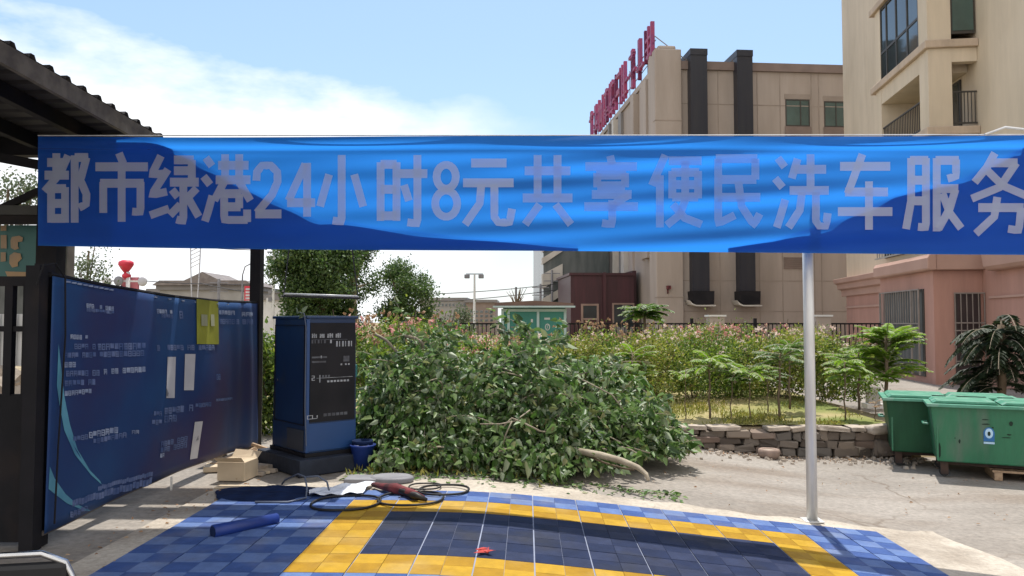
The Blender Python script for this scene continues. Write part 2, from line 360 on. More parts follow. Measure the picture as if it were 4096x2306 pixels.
for k_, sc_, am_, st_ in (('beige', 1.6, .09, (1, 1, .12)), ('pink', 1.8, .12, (1, 1, .12)), ('hotel', .8, .11, (1, 1, .1)), ('bin', 6, .16, (1, 1, .15)), ('bin_deep', 6, .2, (1, 1, .15)), ('beige_trim', 2.5, .14, (1, 1, .2)), ('steel', 6, .12, (1, 1, .2)),
    ('tile_yel_a', 14, .14, (1, 1, 1)), ('tile_yel_b', 14, .14, (1, 1, 1)), ('tile_blue_a', 14, .16, (1, 1, 1)), ('tile_blue_b', 14, .16, (1, 1, 1)), ('tile_navy_a', 12, .22, (1, 1, 1)), ('tile_navy_b', 12, .22, (1, 1, 1)), ('maroon', 3, .2, (1, 1, .1))): speckle(M[k_], sc_, am_, st_)
L = {}
M['wall_stone'] = leafmat('wall_stone', [(.085, .07, .06), (.17, .14, .115), (.12, .11, .10), (.22, .18, .145), (.16, .11, .092)], 0, .92, .15)
L['pile'] = leafmat('pile_leaves', [(.025, .055, .015), (.045, .095, .022), (.075, .145, .032), (.11, .20, .05), (.17, .26, .09), (.20, .19, .08)], .3, .45, .4, (.32, .38, .25))
L['shrub'] = leafmat('shrub_leaves', [(.045, .085, .018), (.09, .15, .028), (.15, .22, .04), (.24, .28, .06)], .4)
L['shrub2'] = leafmat('yellow_shrub_leaves', [(.08, .13, .022), (.16, .21, .035), (.25, .27, .06), (.31, .27, .10)], .4)
L['fern'] = leafmat('frond_leaves', [(.09, .18, .022), (.16, .27, .035), (.25, .33, .07)], .45)
L['fern2'] = leafmat('deep_frond_leaves', [(.04, .09, .018), (.08, .155, .03), (.15, .23, .05)], .4)
L['dark'] = leafmat('shade_dark_leaves', [(.010, .018, .008), (.016, .028, .012), (.028, .045, .018)], .15, .6, .3)  # leaf tone darkened to stand in for shade on the drooping tree
L['tree'] = leafmat('tree_leaves', [(.03, .06, .02), (.05, .095, .03), (.08, .135, .04), (.13, .18, .06)], .35)
L['tree2'] = leafmat('pale_tree_leaves', [(.06, .085, .045), (.09, .12, .06), (.14, .16, .10)], .35)
L['pinkf'] = leafmat('pink_petals', [(.45, .16, .17), (.60, .30, .28), (.70, .5, .42)], .3, .7, .2)
L['whitef'] = leafmat('pale_petals', [(.62, .5, .44), (.72, .62, .55), (.55, .40, .34)], .3, .7, .2)
L['dry'] = leafmat('dry_heads', [(.25, .15, .09), (.34, .22, .14), (.42, .3, .2)], .25, .8, .2)
L['grass'] = leafmat('grass_blades', [(.15, .18, .035), (.26, .26, .06), (.38, .33, .11)], .35)

# ------------------------------------------------------------------ ground
def sstep(a, b, x):
    t = min(max((x - a) / (b - a), 0), 1); return t * t * (3 - 2 * t)
def softp(x, k=.18):
    return k * math.log1p(math.exp(min(x / k, 40)))
def dip(X):
    h = .1 * softp(X + .42); return -(.44 - .08 * math.log1p(math.exp((.44 - h) / .08)) if False else min(h, .44 - .05 * math.exp(-h * 3) if h > .40 else h))
def H(X, Y):
    low = dip(X)
    t = sstep(11.85, 12.0, Y)
    gard = -.45 * sstep(6.0, 7.4, X) if Y < 60 else 0
    return low * (1 - t) + gard * t
xs = sorted(set([-900, -400, -150, -60, -30, -15, -9, -6, -4.5, -3.5, -2.6, -2, -1.5, 9, 10, 12, 15, 20, 30, 60, 150, 400, 900] + [round(-1.2 + .3 * i, 2) for i in range(34)]))
ys = sorted(set([-60, -20, -8, -3, 0, 2, 3, 11.85, 12.0, 20, 30, 45, 59, 61, 90, 200, 500, 1500] + [round(4 + .5 * i, 2) for i in range(28)]))
o = grid_obj('ground', lambda x, y: (x, y, H(x, y) - .02), xs, ys, M['soil']); tag(o, kind='structure')
xs2 = [-1.2 + .3 * i for i in range(54)]
o = grid_obj('yard', lambda x, y: (x, y, H(x, y) - .008), [-14, -8, -5, -3.5, -2.4] + xs2, [-12, -5, 0, 3] + [4 + .39 * i for i in range(20)] + [11.8], M['yard']); tag(o, kind='structure')
o = grid_obj('yard_strip', lambda x, y: (x, y, H(x, 13) - .008), [7.6 + .3 * i for i in range(30)], [12.05, 16, 20, 28, 42], M['yard']); tag(o, kind='structure')
# pale apron round the mat, broken front edge
def apron():
    mb = MB(); n = 60; xs = [-3.0 + i * (6.78 / n) for i in range(n + 1)]
    for i in range(n):
        a, b = xs[i], xs[i + 1]
        def fy(x): return 7.58 + .05 * math.sin(x * 5) + .03 * math.sin(x * 13 + 1) + .9 * math.exp(-((x + .3) / 1.4) ** 2) * .35
        yy = [3.0 + .45 * k for k in range(9)]
        for (y0, y1) in list(zip(yy, yy[1:])) + [(yy[-1], None)]:
            ya = fy(a) if y1 is None else y1; yb = fy(b) if y1 is None else y1
            mb.add([(a, y0, H(a, y0) + .004), (b, y0, H(b, y0) + .004), (b, yb, H(b, yb) + .004), (a, ya, H(a, ya) + .004)], [(0, 1, 2, 3)])
    for y0 in [3.0 + .25 * k for k in range(19)]:       # right edge wedge
        y1 = y0 + .25
        e0 = 4.1 - .07 * (y0 - 5.5) + .05 * math.sin(y0 * 4); e1 = 4.1 - .07 * (y1 - 5.5) + .05 * math.sin(y1 * 4)
        mb.add([(3.78, y0, H(3.78, y0) + .004), (e0, y0, H(e0, y0) + .004), (e1, min(y1, 7.6), H(e1, y1) + .004), (3.78, min(y1, 7.6), H(3.78, y1) + .004)], [(0, 1, 2, 3)])
    return mb.build('pavement', M['apron'])
tag(apron(), kind='structure')
o = grid_obj('garden', lambda x, y: (x, y, .035 * math.sin(x * 1.7) * math.sin(y * 1.3) + .02 + (.08 * sstep(13, 16, y)) - .6 * sstep(5.7, 6.6, x)),
             [-8 + .35 * i for i in range(42)], [11.98 + .4 * i for i in range(46)], M['garden']); tag(o, kind='structure')

# tile mat -----------------------------------------------------------
mats = [M['tile_seam'], M['tile_blue_a'], M['tile_blue_b'], M['tile_navy_a'], M['tile_navy_b'], M['tile_yel_a'], M['tile_yel_b']]
mat_root = thing('tile_mat', 'blue and navy interlocking plastic tile mat with a yellow rectangle band', 'floor mat', (0, 0, 0))
X0, Y1 = -2.75, 7.3
nx, nyy = 30, 22                      # 0.2 m cells
parts_ = {'border': MB(), 'yellow_band': MB(), 'centre_field': MB()}
seam = MB()
for i in range(nx):
    for j in range(nyy):
        x0 = X0 + .2 * i; y1 = Y1 - .2 * j; y0 = y1 - .2
        xa, xb, ya, yb = x0, x0 + .2, y0, y1
        cx, cy = x0 + .1, y0 + .1
        inY = -1.55 < cx < 2.45 and 4.9 < cy < 6.9
        inN = -1.15 < cx < 2.05 and 5.3 < cy < 6.5
        key = 'centre_field' if inN else 'yellow_band' if inY else 'border'
        gx0 = .005 if i % 2 == 0 else .0012; gx1 = .005 if i % 2 else .0012
        gy1 = .004 if j % 2 == 0 else .0012; gy0 = .004 if j % 2 else .0012
        lift = .012 + .003 * math.sin(x0 * 2.1 + y0) + rnd.uniform(0, .0015)
        q = [(xa + gx0, ya + gy0), (xb - gx1, ya + gy0), (xb - gx1, yb - gy1), (xa + gx0, yb - gy1)]
        b = parts_[key]
        b.mi = {'border': 1, 'centre_field': 3, 'yellow_band': 5}[key] + ((i + j) % 2)
        vt = [(x, y, H(x, y) + .004 + lift) for x, y in q]; vb = [(x, y, H(x, y) + .006) for x, y in q]
        b.add(vt + vb, [(0, 1, 2, 3), (0, 4, 5, 1), (1, 5, 6, 2), (2, 6, 7, 3), (3, 7, 4, 0)])
        seam.add([(xa, ya, H(xa, ya) + .010), (xb, ya, H(xb, ya) + .010), (xb, yb, H(xb, yb) + .010), (xa, yb, H(xa, yb) + .010)], [(0, 1, 2, 3)])
for k, b in parts_.items(): b.build(k, mats, mat_root)
seam.build('tile_joint', M['tile_seam'], mat_root)

# ------------------------------------------------------------------ banner and its pole
BY0, BY1 = 7.62, 7.16
def banner_pt(px, v, off=0.0):        # v: 0 top .. 1 bottom ; off towards the viewer
    t = px / 1024
    top = 136.2 + .8 * math.sin(t * 9) - 1.2 * t + 1.0 * math.sin(PI * min(max(t, 0), 1))
    bot = 244.3 + 9.6 * t + 1.0 * math.sin(t * 7 + .5) + 2.4 * math.sin(PI * min(max(t, 0), 1))
    py = top + (bot - top) * v
    Y = BY0 + (BY1 - BY0) * t
    amp = .25 + .9 * math.exp(-((t - .66) / .22) ** 2)
    rip = amp * (.016 * math.sin(v * 17 + math.sin(t * 8) * 1.5) + .008 * math.sin(v * 34 + t * 21)) + .012 * math.sin(t * 23 + v * 3) + .02 * math.sin(PI * v) * math.sin(PI * t)
    hem = .020 * math.exp(-((v - .045) / .05) ** 2) - .012 * math.exp(-((v - .115) / .018) ** 2)
    return P(px, py, Y - rip - hem - off)
ban = thing('hanging_banner', 'long blue cloth banner with pale car wash lettering strung across the entrance', 'banner', P(512, 195, 7.4))
def under(o, root):
    o.parent = root; o.matrix_parent_inverse = Matrix.Translation(-root.location) if root.rotation_euler.z == 0 else (Matrix.Translation(root.location) @ Matrix.Rotation(root.rotation_euler.z, 4, 'Z')).inverted()
    return o
us = [38 + 8.1 * i for i in range(129)]; vs = [i / 54 for i in range(55)]
under(grid_obj('cloth', lambda u, v: banner_pt(u, v), us, vs, M['banner']), ban)
def pxy_v(px, py):
    t = px / 1024
    top = 136.2 + .8 * math.sin(t * 9) - 1.2 * t + 1.0 * math.sin(PI * t)
    bot = 244.3 + 9.6 * t + 1.0 * math.sin(t * 7 + .5) + 2.4 * math.sin(PI * min(max(t, 0), 1))
    return (py - top) / (bot - top)
def interp(tab, x):
    for (a, b), (c, d2) in zip(tab, tab[1:]):
        if a <= x <= c: return b + (d2 - b) * (x - a) / (c - a)
    return tab[0][1] if x < tab[0][0] else tab[-1][1]
K = .3975
curveL = [(30, 136), (139, 136.5), (167, 149), (191, 161), (254, 195), (302, 217), (318, 224.5), (338, 224), (381, 231), (457, 240.5), (556, 247), (580, 249)]
curveR = [(720, 251.5), (775, 243), (835, 224.5), (894, 199), (962, 183), (1024, 150), (1080, 134)]
def shade_layer(tab, u0, u1, n):  # cloth layer added behind the banner to cast its dark areas
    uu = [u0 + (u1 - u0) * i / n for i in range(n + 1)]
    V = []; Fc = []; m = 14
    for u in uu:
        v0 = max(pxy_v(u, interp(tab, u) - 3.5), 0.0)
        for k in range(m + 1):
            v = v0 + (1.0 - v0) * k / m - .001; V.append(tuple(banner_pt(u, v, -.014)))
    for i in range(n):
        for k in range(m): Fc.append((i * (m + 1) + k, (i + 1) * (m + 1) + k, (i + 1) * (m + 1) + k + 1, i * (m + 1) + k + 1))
    me = bpy.data.meshes.new('added_shade_cloth'); me.from_pydata(V, [], Fc); me.materials.append(M['shade_cloth'])
    o = bpy.data.objects.new('added_shade_cloth', me); COL.objects.link(o); return under(o, ban)
shade_layer(curveL, 38, 578, 90); shade_layer(curveR, 728, 1070, 60)

def ell(cx, cy, rx, ry, n=22): return [(cx + rx * math.cos(2 * PI * i / n), cy + ry * math.sin(2 * PI * i / n)) for i in range(n + 1)]
WATER = [[(.05, .05), (.18, .17)], [(0, .32), (.14, .44)], [(.03, .97), (.10, .82), (.19, .60)]]
CH = [
 ('都', 112, 222, 382, 560, [[(.06, .15), (.5, .15)], [(.27, .02), (.27, .34)], [(0, .33), (.56, .33)], [(.54, .05), (.36, .3), (0, .56)], [(.15, .5), (.15, 1)], [(.47, .5), (.47, 1)], [(.13, .52), (.49, .52)], [(.15, .73), (.47, .73)], [(.15, .94), (.47, .94)], [(.69, .05), (.69, 1)], [(.69, .08), (1, .08)], [(.96, .08), (.82, .40), (.96, .60), (.95, .74), (.79, .79)]]),
 ('市', 240, 372, 385, 558, [[(.45, 0), (.53, .15)], [(0, .2), (1, .2)], [(.5, .2), (.5, 1)], [(.15, .42), (.15, .87)], [(.09, .44), (.92, .44)], [(.86, .42), (.86, .86), (.70, .85)]]),
 ('绿', 375, 500, 392, 562, [[(.24, 0), (.05, .28), (.30, .26)], [(.38, .2), (.05, .58), (.36, .53)], [(.02, .88), (.40, .78)], [(.5, .06), (.90, .06)], [(.86, .06), (.86, .38)], [(.5, .22), (.86, .22)], [(.42, .39), (1, .39)], [(.69, .39), (.69, .97), (.55, .94)], [(.46, .5), (.58, .61)], [(.42, .88), (.63, .72)], [(.96, .48), (.79, .61)], [(.75, .58), (1, .9)]]),
 ('港', 512, 630, 388, 562, WATER + [[(.46, 0), (.46, .37)], [(.76, 0), (.76, .37)], [(.31, .16), (.96, .16)], [(.26, .37), (1, .37)], [(.44, .4), (.23, .67)], [(.76, .4), (1, .67)], [(.40, .57), (.80, .57)], [(.76, .57), (.76, .78)], [(.42, .76), (.79, .76)], [(.44, .57), (.44, .95), (.94, .95)], [(.93, .80), (.93, .98)]]),
 ('2', 638, 708, 408, 545, [[(.10, .34), (.12, .18), (.30, .06), (.62, .06), (.85, .18), (.86, .36), (.66, .60), (.12, .93)], [(.06, .95), (1, .95)]]),
 ('4', 720, 793, 410, 545, [[(.66, .02), (.08, .70)], [(.03, .74), (1, .74)], [(.72, 0), (.72, 1)]]),
 ('小', 803, 916, 390, 565, [[(.5, 0), (.5, .96), (.30, .94)], [(.22, .28), (.02, .74)], [(.78, .28), (.98, .74)]]),
 ('时', 950, 1075, 390, 570, [[(.06, .1), (.06, .92)], [(.38, .1), (.38, .92)], [(.06, .13), (.38, .13)], [(.06, .48), (.38, .48)], [(.06, .85), (.38, .85)], [(.44, .26), (1, .26)], [(.80, 0), (.80, .96), (.60, .94)], [(.53, .42), (.63, .64)]]),
 ('8', 1087, 1158, 405, 552, [ell(.5, .27, .34, .205), ell(.5, .73, .39, .225)]),
 ('元', 1165, 1292, 398, 570, [[(.16, .07), (.86, .07)], [(0, .36), (1, .36)], [(.36, .38), (.33, .66), (.04, .97)], [(.62, .38), (.62, .86), (.70, .94), (.92, .94), (.97, .74)]]),
 ('共', 1315, 1440, 390, 570, [[(.3, 0), (.3, .6)], [(.7, 0), (.7, .6)], [(.04, .22), (.96, .22)], [(0, .6), (1, .6)], [(.34, .69), (.05, .97)], [(.66, .69), (.97, .97)]]),
 ('享', 1470, 1605, 392, 572, [[(.48, 0), (.52, .12)], [(.02, .15), (.98, .15)], [(.24, .24), (.24, .44)], [(.76, .24), (.76, .44)], [(.22, .27), (.78, .27)], [(.24, .42), (.76, .42)], [(.14, .54), (.88, .54)], [(.82, .55), (.56, .67)], [(0, .71), (1, .71)], [(.52, .62), (.52, .96), (.33, .94)]]),
 ('便', 1640, 1765, 390, 572, [[(.27, 0), (.0, .42)], [(.16, .28), (.16, 1)], [(.34, .08), (1, .08)], [(.41, .22), (.41, .60)], [(.93, .22), (.93, .60)], [(.39, .24), (.95, .24)], [(.41, .41), (.93, .41)], [(.41, .58), (.93, .58)], [(.67, .08), (.67, .62), (.57, .82), (.30, .97)], [(.42, .68), (.66, .87), (1, .96)]]),
 ('民', 1792, 1915, 388, 575, [[(.07, .06), (.92, .06)], [(.88, .06), (.88, .34)], [(.11, .34), (.90, .34)], [(.12, .06), (.12, .93), (.46, .82)], [(.12, .58), (.98, .58)], [(.53, .36), (.60, .70), (.85, .95), (.97, .80)]]),
 ('洗', 1950, 2085, 388, 578, WATER + [[(.42, .06), (.31, .32)], [(.36, .2), (.95, .2)], [(.66, 0), (.66, .5)], [(.27, .48), (1, .48)], [(.50, .5), (.46, .74), (.25, .97)], [(.76, .5), (.76, .88), (.82, .95), (.95, .95), (.98, .78)]]),
 ('车', 2108, 2245, 388, 578, [[(.04, .16), (.96, .16)], [(.45, 0), (.18, .52)], [(.13, .50), (.92, .50)], [(0, .76), (1, .76)], [(.57, .36), (.57, 1)]]),
 ('服', 2275, 2418, 390, 582, [[(.12, .04), (.12, .60), (.03, .97)], [(.10, .07), (.42, .07)], [(.38, .04), (.38, .95), (.24, .94)], [(.12, .33), (.38, .33)], [(.12, .6), (.38, .6)], [(.57, .04), (.57, 1)], [(.55, .07), (.96, .07)], [(.91, .06), (.91, .28), (.76, .31)], [(.57, .44), (.95, .44)], [(.90, .45), (.80, .70), (.60, .97)], [(.67, .5), (.80, .76), (1, .96)]]),
 ('务', 2440, 2590, 385, 590, [[(.42, 0), (.28, .18), (.08, .36)], [(.34, .12), (.80, .12)], [(.78, .12), (.50, .42), (.03, .56)], [(.30, .22), (.55, .40), (1, .54)], [(.14, .67), (.90, .67)], [(.86, .67), (.82, .95), (.64, .93)], [(.46, .54), (.41, .78), (.10, .99)]]),
]
def strip_char(name, x0, x1, y0, y1, strokes, m_=None):
    mb = MB(); hw = 4.1
    for si, st in enumerate(strokes):
        pts = [Vector((x0 + (x1 - x0) * a, y0 + (y1 - y0) * b)) for a, b in st]
        closed = (pts[0] - pts[-1]).length < .01 and len(pts) > 4
        horiz = abs(pts[0].y - pts[-1].y) < abs(pts[0].x - pts[-1].x) * .2
        w = hw * (1.08 if horiz else .95)
        fine = [pts[0]]
        for a, b in zip(pts, pts[1:]):
            k = max(1, int((b - a).length / 3.5))
            for q in range(1, k + 1): fine.append(a + (b - a) * q / k)
        off = .006 + .0007 * si
        ring = []
        nF = len(fine)
        for i, p in enumerate(fine):
            if closed: t = fine[(i + 1) % (nF - 1)] - fine[(i - 1) % (nF - 1)] if i not in (0, nF - 1) else fine[1] - fine[nF - 2]
            else:
                t = fine[min(i + 1, nF - 1)] - fine[max(i - 1, 0)]
            t.normalize(); nn = Vector((-t.y, t.x))
            row = [p + nn * w * e for e in (-1, -.33, .33, 1)]
            ring.append([banner_pt(q.x, pxy_v(q.x, q.y), off) for q in row])
        V = [v for r_ in ring for v in r_]; Fc = []
        for i in range(nF - 1):
            for k in range(3): Fc.append((4 * i + k, 4 * i + k + 1, 4 * i + k + 5, 4 * i + k + 4))
        mb.add(V, Fc)
    return under(mb.build(name, m_ or M['letter']), ban)
for c, a, b, y0, y1, st in CH:
    nm = 'numeral' if c in '248' else 'character'
    strip_char(nm, a * K, b * K, y0 * K, y1 * K, st, {'享': M['letter_faded'], '便': M['letter_faded'], '民': M['letter_faded'], '共': M['letter_worn'], '洗': M['letter_worn']}.get(c))
cord = MB(); cord.tube([banner_pt(38, .0, .0) + Vector((0, 0, .01)), banner_pt(500, -.004), banner_pt(1060, -.004)], .006, 6)
cord.tube([banner_pt(985, -.01), banner_pt(1005, -.07), banner_pt(1024, -.05), banner_pt(1060, -.09)], .012, 6)
under(cord.build('cord', M['white_metal']), ban)

pz = H(2.7, 7.2)
pb = G(812.3, 521, pz)
pol = thing('support_pole', 'slim pale steel pole holding up the blue banner beside the mat', 'pole', (pb.x, pb.y, pz))
MB().lathe([(.050, -.02), (.050, 3.66)], 20).build('shaft', M['steel'], pol, True)
MB().box(-.09, .09, -.09, .09, .002, .014).build('base_plate', M['steel'], pol, bevel=.003)

# ------------------------------------------------------------------ canopy added out of view overhead to shade the mat, and carport roof
can = thing('blocker', 'unseen flat dark canopy above the notice board side of the washing bay', 'blocker', (0, 0, 0))
c1 = MB(); c1.box(-6.0, -1.30, 2.6, 7.92, 5.42, 5.5); c1.build('blocker_roof', M['roof'], can)
c2 = MB()
for y in (2.8, 4.0, 5.2, 6.4): c2.box(-5.9, -1.35, y - .05, y + .05, 5.24, 5.42)
c2.build('rafter', M['dark_steel'], can)
for x in (-5.6, -4.3):
    for y in (2.7,): MB().box(x - .07, x + .07, y - .07, y + .07, H(x, y), 5.24).build('post', M['dark_steel'], can)

cp = thing('carport', 'dark corrugated lean-to roof on steel posts behind the banner', 'carport', (-5, 6, 0))
EX = -4.10
def roofz(x): return 3.60 + (x - EX) * .02
n = 0; V = []; Fc = []
yy = []
y = 1.5
while y < 8.45:
    yy += [(y, 0), (y + .16, 0), (y + .185, .035), (y + .225, .035), (y + .25, 0)]; y += .25
for (y, h) in yy:
    for x in (EX, -5.5, -9.0): V.append((x, y, roofz(x) + h + .05))
for i in range(len(yy) - 1):
    for k in range(2): Fc.append((3 * i + k, 3 * i + k + 1, 3 * i + k + 4, 3 * i + k + 3))
me = bpy.data.meshes.new('roof_sheet'); me.from_pydata(V, [], Fc); me.materials.append(M['roof'])
o = bpy.data.objects.new('roof_sheet', me); COL.objects.link(o); under(o, cp)
sm = o.modifiers.new('thick', 'SOLIDIFY'); sm.thickness = .006
under(MB().box(EX - .05, EX - .005, 1.5, 8.5, roofz(EX) - .12, roofz(EX) + .046).build('fascia', M['roof_edge'], None), cp)
for x in (-4.7, -5.4, -6.3, -7.2, -8.1):
    under(MB().box(x - .04, x + .04, 1.5, 8.3, roofz(x) - .10, roofz(x) + .044).build('purlin', M['dark_steel'], None), cp)
under(MB().box(-9, EX - .06, 8.3, 8.45, roofz(-7) - .10, roofz(EX) + .03).build('beam', M['dark_steel'], None), cp)
under(MB().box(-9, EX - .06, 4.9, 5.02, 3.02, 3.2).build('beam', M['dark_steel'], None), cp)
under(MB().box(-3.95, -1.57, 7.74, 8.40, 2.62, 2.66).build('added_shade_sheet', M['roof'], None), cp)  # sheet added out of sight behind the banner to shade the ground
for x in (-3.9, -1.95): under(MB().beam((x, 8.4, 2.6), (x, 7.78, 2.6), .05).build('shade_sheet_arm', M['dark_steel'], None), cp)
def bar(a, b, w, h, name, m=None, root=cp): return under(MB().beam(a, b, w, h).build(name, m or M['dark_steel'], None), root)
bar(P(-40, 150, 8.1), P(55, 168, 8.1), .06, .10, 'brace'); bar(P(2, 208, 8.1), P(50, 186, 8.1), .05, .07, 'brace')
bar(P(-60, 210.5, 8.1), P(46, 210.5, 8.1), .08, .10, 'tie_beam', mat('tie_beam_grey', (.06, .06, .055), None, 3, .7)); bar(P(-60, 220, 8.12), P(46, 220, 8.12), .08, .09, 'tie_beam')
pp = P(50.5, 250, 8.0)
under(MB().box(pp.x - .105, pp.x + .105, 7.92, 8.1, 0, 3.35).build('post', M['dark_steel'], None), cp)
pp = P(67.5, 250, 9.2)
under(MB().box(pp.x - .06, pp.x + .06, 9.1, 9.25, 0, 3.4).build('post', mat('weathered_post', (.24, .21, .17), (.15, .13, .11), 3, .8), None), cp)

for o in list(cp.children):
    if o.name.split('.')[0] in ('roof_sheet', 'fascia', 'purlin'):
        for v in o.data.vertices: v.co.z += (8.3 - v.co.y) * .048 + .03
# ------------------------------------------------------------------ long vinyl notice board
SA = P(48, 400, 5.45); SB = P(257, 380, 9.55)
sx = (SB.x - SA.x); sy = SB.y - SA.y; slen = math.hypot(sx, sy); sang = math.atan2(sy, sx)
nb = thing('notice_board', 'long dark blue vinyl notice board stretched between two black posts', 'notice board', (SA.x, SA.y, 0), sang)
def sgn(u, z, off=0.0):               # local: x along, -y faces the mat
    t = u / slen
    top = 1.93 - .10 * t - .05 * math.sin(PI * t); bot = .10 - .02 * t + .06 * math.sin(PI * t)
    w = bot + (top - bot) * z
    q = .028 * math.sin(u * 5.2 + z * 1.5) * (.35 + .65 * sstep(.72, .9, t)) + .012 * math.sin(u * 17 + z) * sstep(.75, .9, t) + .05 * math.sin(PI * z) * math.sin(PI * t)
    return Vector((u, -q - off, w))
o = grid_obj('vinyl_sheet', lambda u, z: sgn(u, z), [slen * i / 110 for i in range(111)], [i / 24 for i in range(25)], M['navy_sign'], nb)
o.modifiers.new('thick', 'SOLIDIFY').thickness = .002
def spx(px, py):                      # picture position -> (u, z) on the board
    d_ = ray(px, py); A = Vector((SA.x, SA.y)); D = Vector((sx, sy)) / slen
    den = d_.x * D.y - d_.y * D.x; k = (A.x * D.y - A.y * D.x) / den
    p = EYE + d_ * k; u = (Vector((p.x, p.y)) - A).dot(D); t = u / slen
    top = 1.93 - .10 * t - .05 * math.sin(PI * t); bot = .10 - .02 * t + .06 * math.sin(PI * t)
    return u, (p.z - bot) / (top - bot)
def spatch(name, poly, m, off=.004, root=nb):
    mb = MB(); pts = [spx(*p) for p in poly]
    mb.add([sgn(u, z, off) for u, z in pts], [tuple(range(len(pts)))])
    return mb.build(name, m, root)
# crop used for measuring: 1305x1450 of source 900x1000 at (150,1100) -> picture px
def c8(x, y): return ((150 + x * .6897) / 4, (1100 + y * .6897) / 4)
def text_row(x0, x1, ya, yb, h, m, n, root=nb):
    mb = MB(); k = 0; h *= 1.12; n = max(2, int((x1 - x0) / (h * .62)))
    for i in range(n):
        if rnd.random() < .12: continue
        a = i / n; b = (i + .86) / n; y = ya + (yb - ya) * a
        xa = x0 + (x1 - x0) * a; xb = x0 + (x1 - x0) * b; w = xb - xa
        segs = [(xa, xb, y, y + h * .2), (xa, xb, y + h * .42, y + h * .58), (xa, xa + w * .24, y + h * .2, y + h), (xb - w * .24, xb, y + h * .2, y + h)]
        if rnd.random() < .6: segs.append((xa + w * .24, xb - w * .24, y + h * .8, y + h))
        if rnd.random() < .5: segs.append((xa + w * .4, xa + w * .6, y + h * .2, y + h * .8))
        if rnd.random() < .3: segs = [(xa, xb, y, y + h * rnd.uniform(.7, 1))]
        for (p, q, r_, s_) in segs:
            pts = [spx(*c8(*w_)) for w_ in ((p, r_), (q, r_), (q, s_), (p, s_))]
            k += 1
            mb.add([sgn(u, z, .004 + .0004 * (k % 5)) for u, z in pts], [(0, 1, 2, 3)])
    return mb.build('text_line', m, root)
for r_ in [(280, 440, 165, 185, 22, 7, 0), (280, 440, 192, 208, 18, 7, 1), (178, 285, 345, 350, 24, 6, 0), (178, 330, 398, 400, 28, 8, 1), (340, 600, 398, 392, 34, 14, 1),
           (142, 330, 450, 448, 28, 9, 1), (350, 590, 445, 435, 30, 12, 2), (142, 210, 505, 503, 28, 4, 0), (150, 350, 555, 550, 30, 9, 1), (372, 595, 545, 530, 28, 10, 0),
           (142, 325, 612, 602, 30, 9, 1), (142, 300, 672, 658, 26, 8, 0), (283, 480, 910, 872, 32, 9, 0), (190, 280, 935, 920, 26, 4, 1), (310, 500, 950, 908, 28, 9, 1), (525, 565, 900, 898, 20, 2, 0),
           (680, 780, 197, 205, 24, 5, 0), (680, 780, 226, 230, 20, 5, 1), (795, 838, 207, 210, 40, 2, 1), (665, 705, 407, 405, 30, 2, 1), (730, 1005, 405, 405, 28, 12, 1), (705, 880, 770, 748, 34, 7, 1),
           (890, 980, 745, 735, 22, 5, 2), (705, 815, 815, 805, 36, 4, 2), (692, 860, 965, 930, 28, 7, 1), (692, 860, 1000, 965, 28, 7, 1), (692, 720, 1035, 1030, 22, 2, 0), (1050, 1140, 205, 208, 22, 5, 0),
           (1175, 1250, 215, 218, 22, 4, 0), (1050, 1250, 255, 258, 26, 10, 1), (1010, 1040, 575, 572, 30, 2, 2), (1010, 1125, 718, 708, 14, 6, 2), (640, 690, 790, 790, 24, 2, 2), (632, 692, 840, 838, 26, 3, 2)]:
    text_row(r_[0], r_[1], r_[2], r_[3], r_[4], [M['sign_ink'], M['sign_ink2'], M['sign_ink2']][r_[6]], r_[5])
spatch('swoosh', [c8(*p) for p in [(110, 400), (122, 520), (140, 700), (170, 860), (215, 1010), (290, 1130), (358, 1195), (368, 1215), (300, 1160), (200, 1040), (140, 900), (115, 760), (100, 640)]], M['teal_ink'])
spatch('swoosh', [c8(*p) for p in [(64, 1110), (90, 1180), (150, 1270), (220, 1330), (305, 1368), (260, 1365), (160, 1325), (80, 1260), (58, 1240)]], M['teal_ink'])
mb = MB()
for i in range(26):
    a = i / 26; x = 345 + 310 * a; y = 1225 - 85 * a + rnd.uniform(-4, 4)
    pts = [spx(*c8(*w)) for w in ((x, y), (x + 11, y - 3), (x + 11, y + 22), (x, y + 25))]
    mb.add([sgn(u, z, .005) for u, z in pts], [(0, 1, 2, 3)])
    x = 190 + 465 * a; y = 1330 - 130 * a + rnd.uniform(-5, 5) - 25
    pts = [spx(*c8(*w)) for w in ((x, y), (x + 16, y - 4), (x + 16, y + 34), (x, y + 38))]
    mb.add([sgn(u, z, .005) for u, z in pts], [(0, 1, 2, 3)])
mb.build('text_line', M['sign_ink2'], nb)
text_row(178, 285, 1372, 1330, 30, M['sign_ink2'], 5)
for poly, m, nm in [([(727, 475), (778, 475), (766, 713), (712, 713)], M['plaque'], 'paper_strip'), ([(832, 458), (888, 458), (876, 668), (822, 668)], M['plaque'], 'paper_strip'), ([(890, 852), (933, 848), (920, 1062), (880, 1070)], M['plaque'], 'paper_strip')]:
    o = spatch(nm, [c8(*p) for p in poly], m, .007)
o = MB(); pts = [spx(*c8(*w)) for w in ((912, 138), (1046, 155), (1030, 402), (895, 400))]
o.add([sgn(u, z, .012) for u, z in pts], [(0, 1, 2, 3)]); op = o.build('olive_notice', M['olive'], nb)
for poly in ([(930, 228), (966, 230), (962, 296), (926, 294)], [(988, 228), (1012, 229), (1008, 296), (984, 296)]):
    o = MB(); o.add([sgn(*spx(*c8(*w)), .014) for w in poly], [(0, 1, 2, 3)]); o.build('printed_block', mat('olive_print', (.33, .34, .22), None, 5, .6), op)
rail = MB(); rail.tube([sgn(slen * i / 20, 1.0) + Vector((0, .02, .012)) for i in range(21)], .018, 6); rail.build('rail', M['dark_steel'], nb)
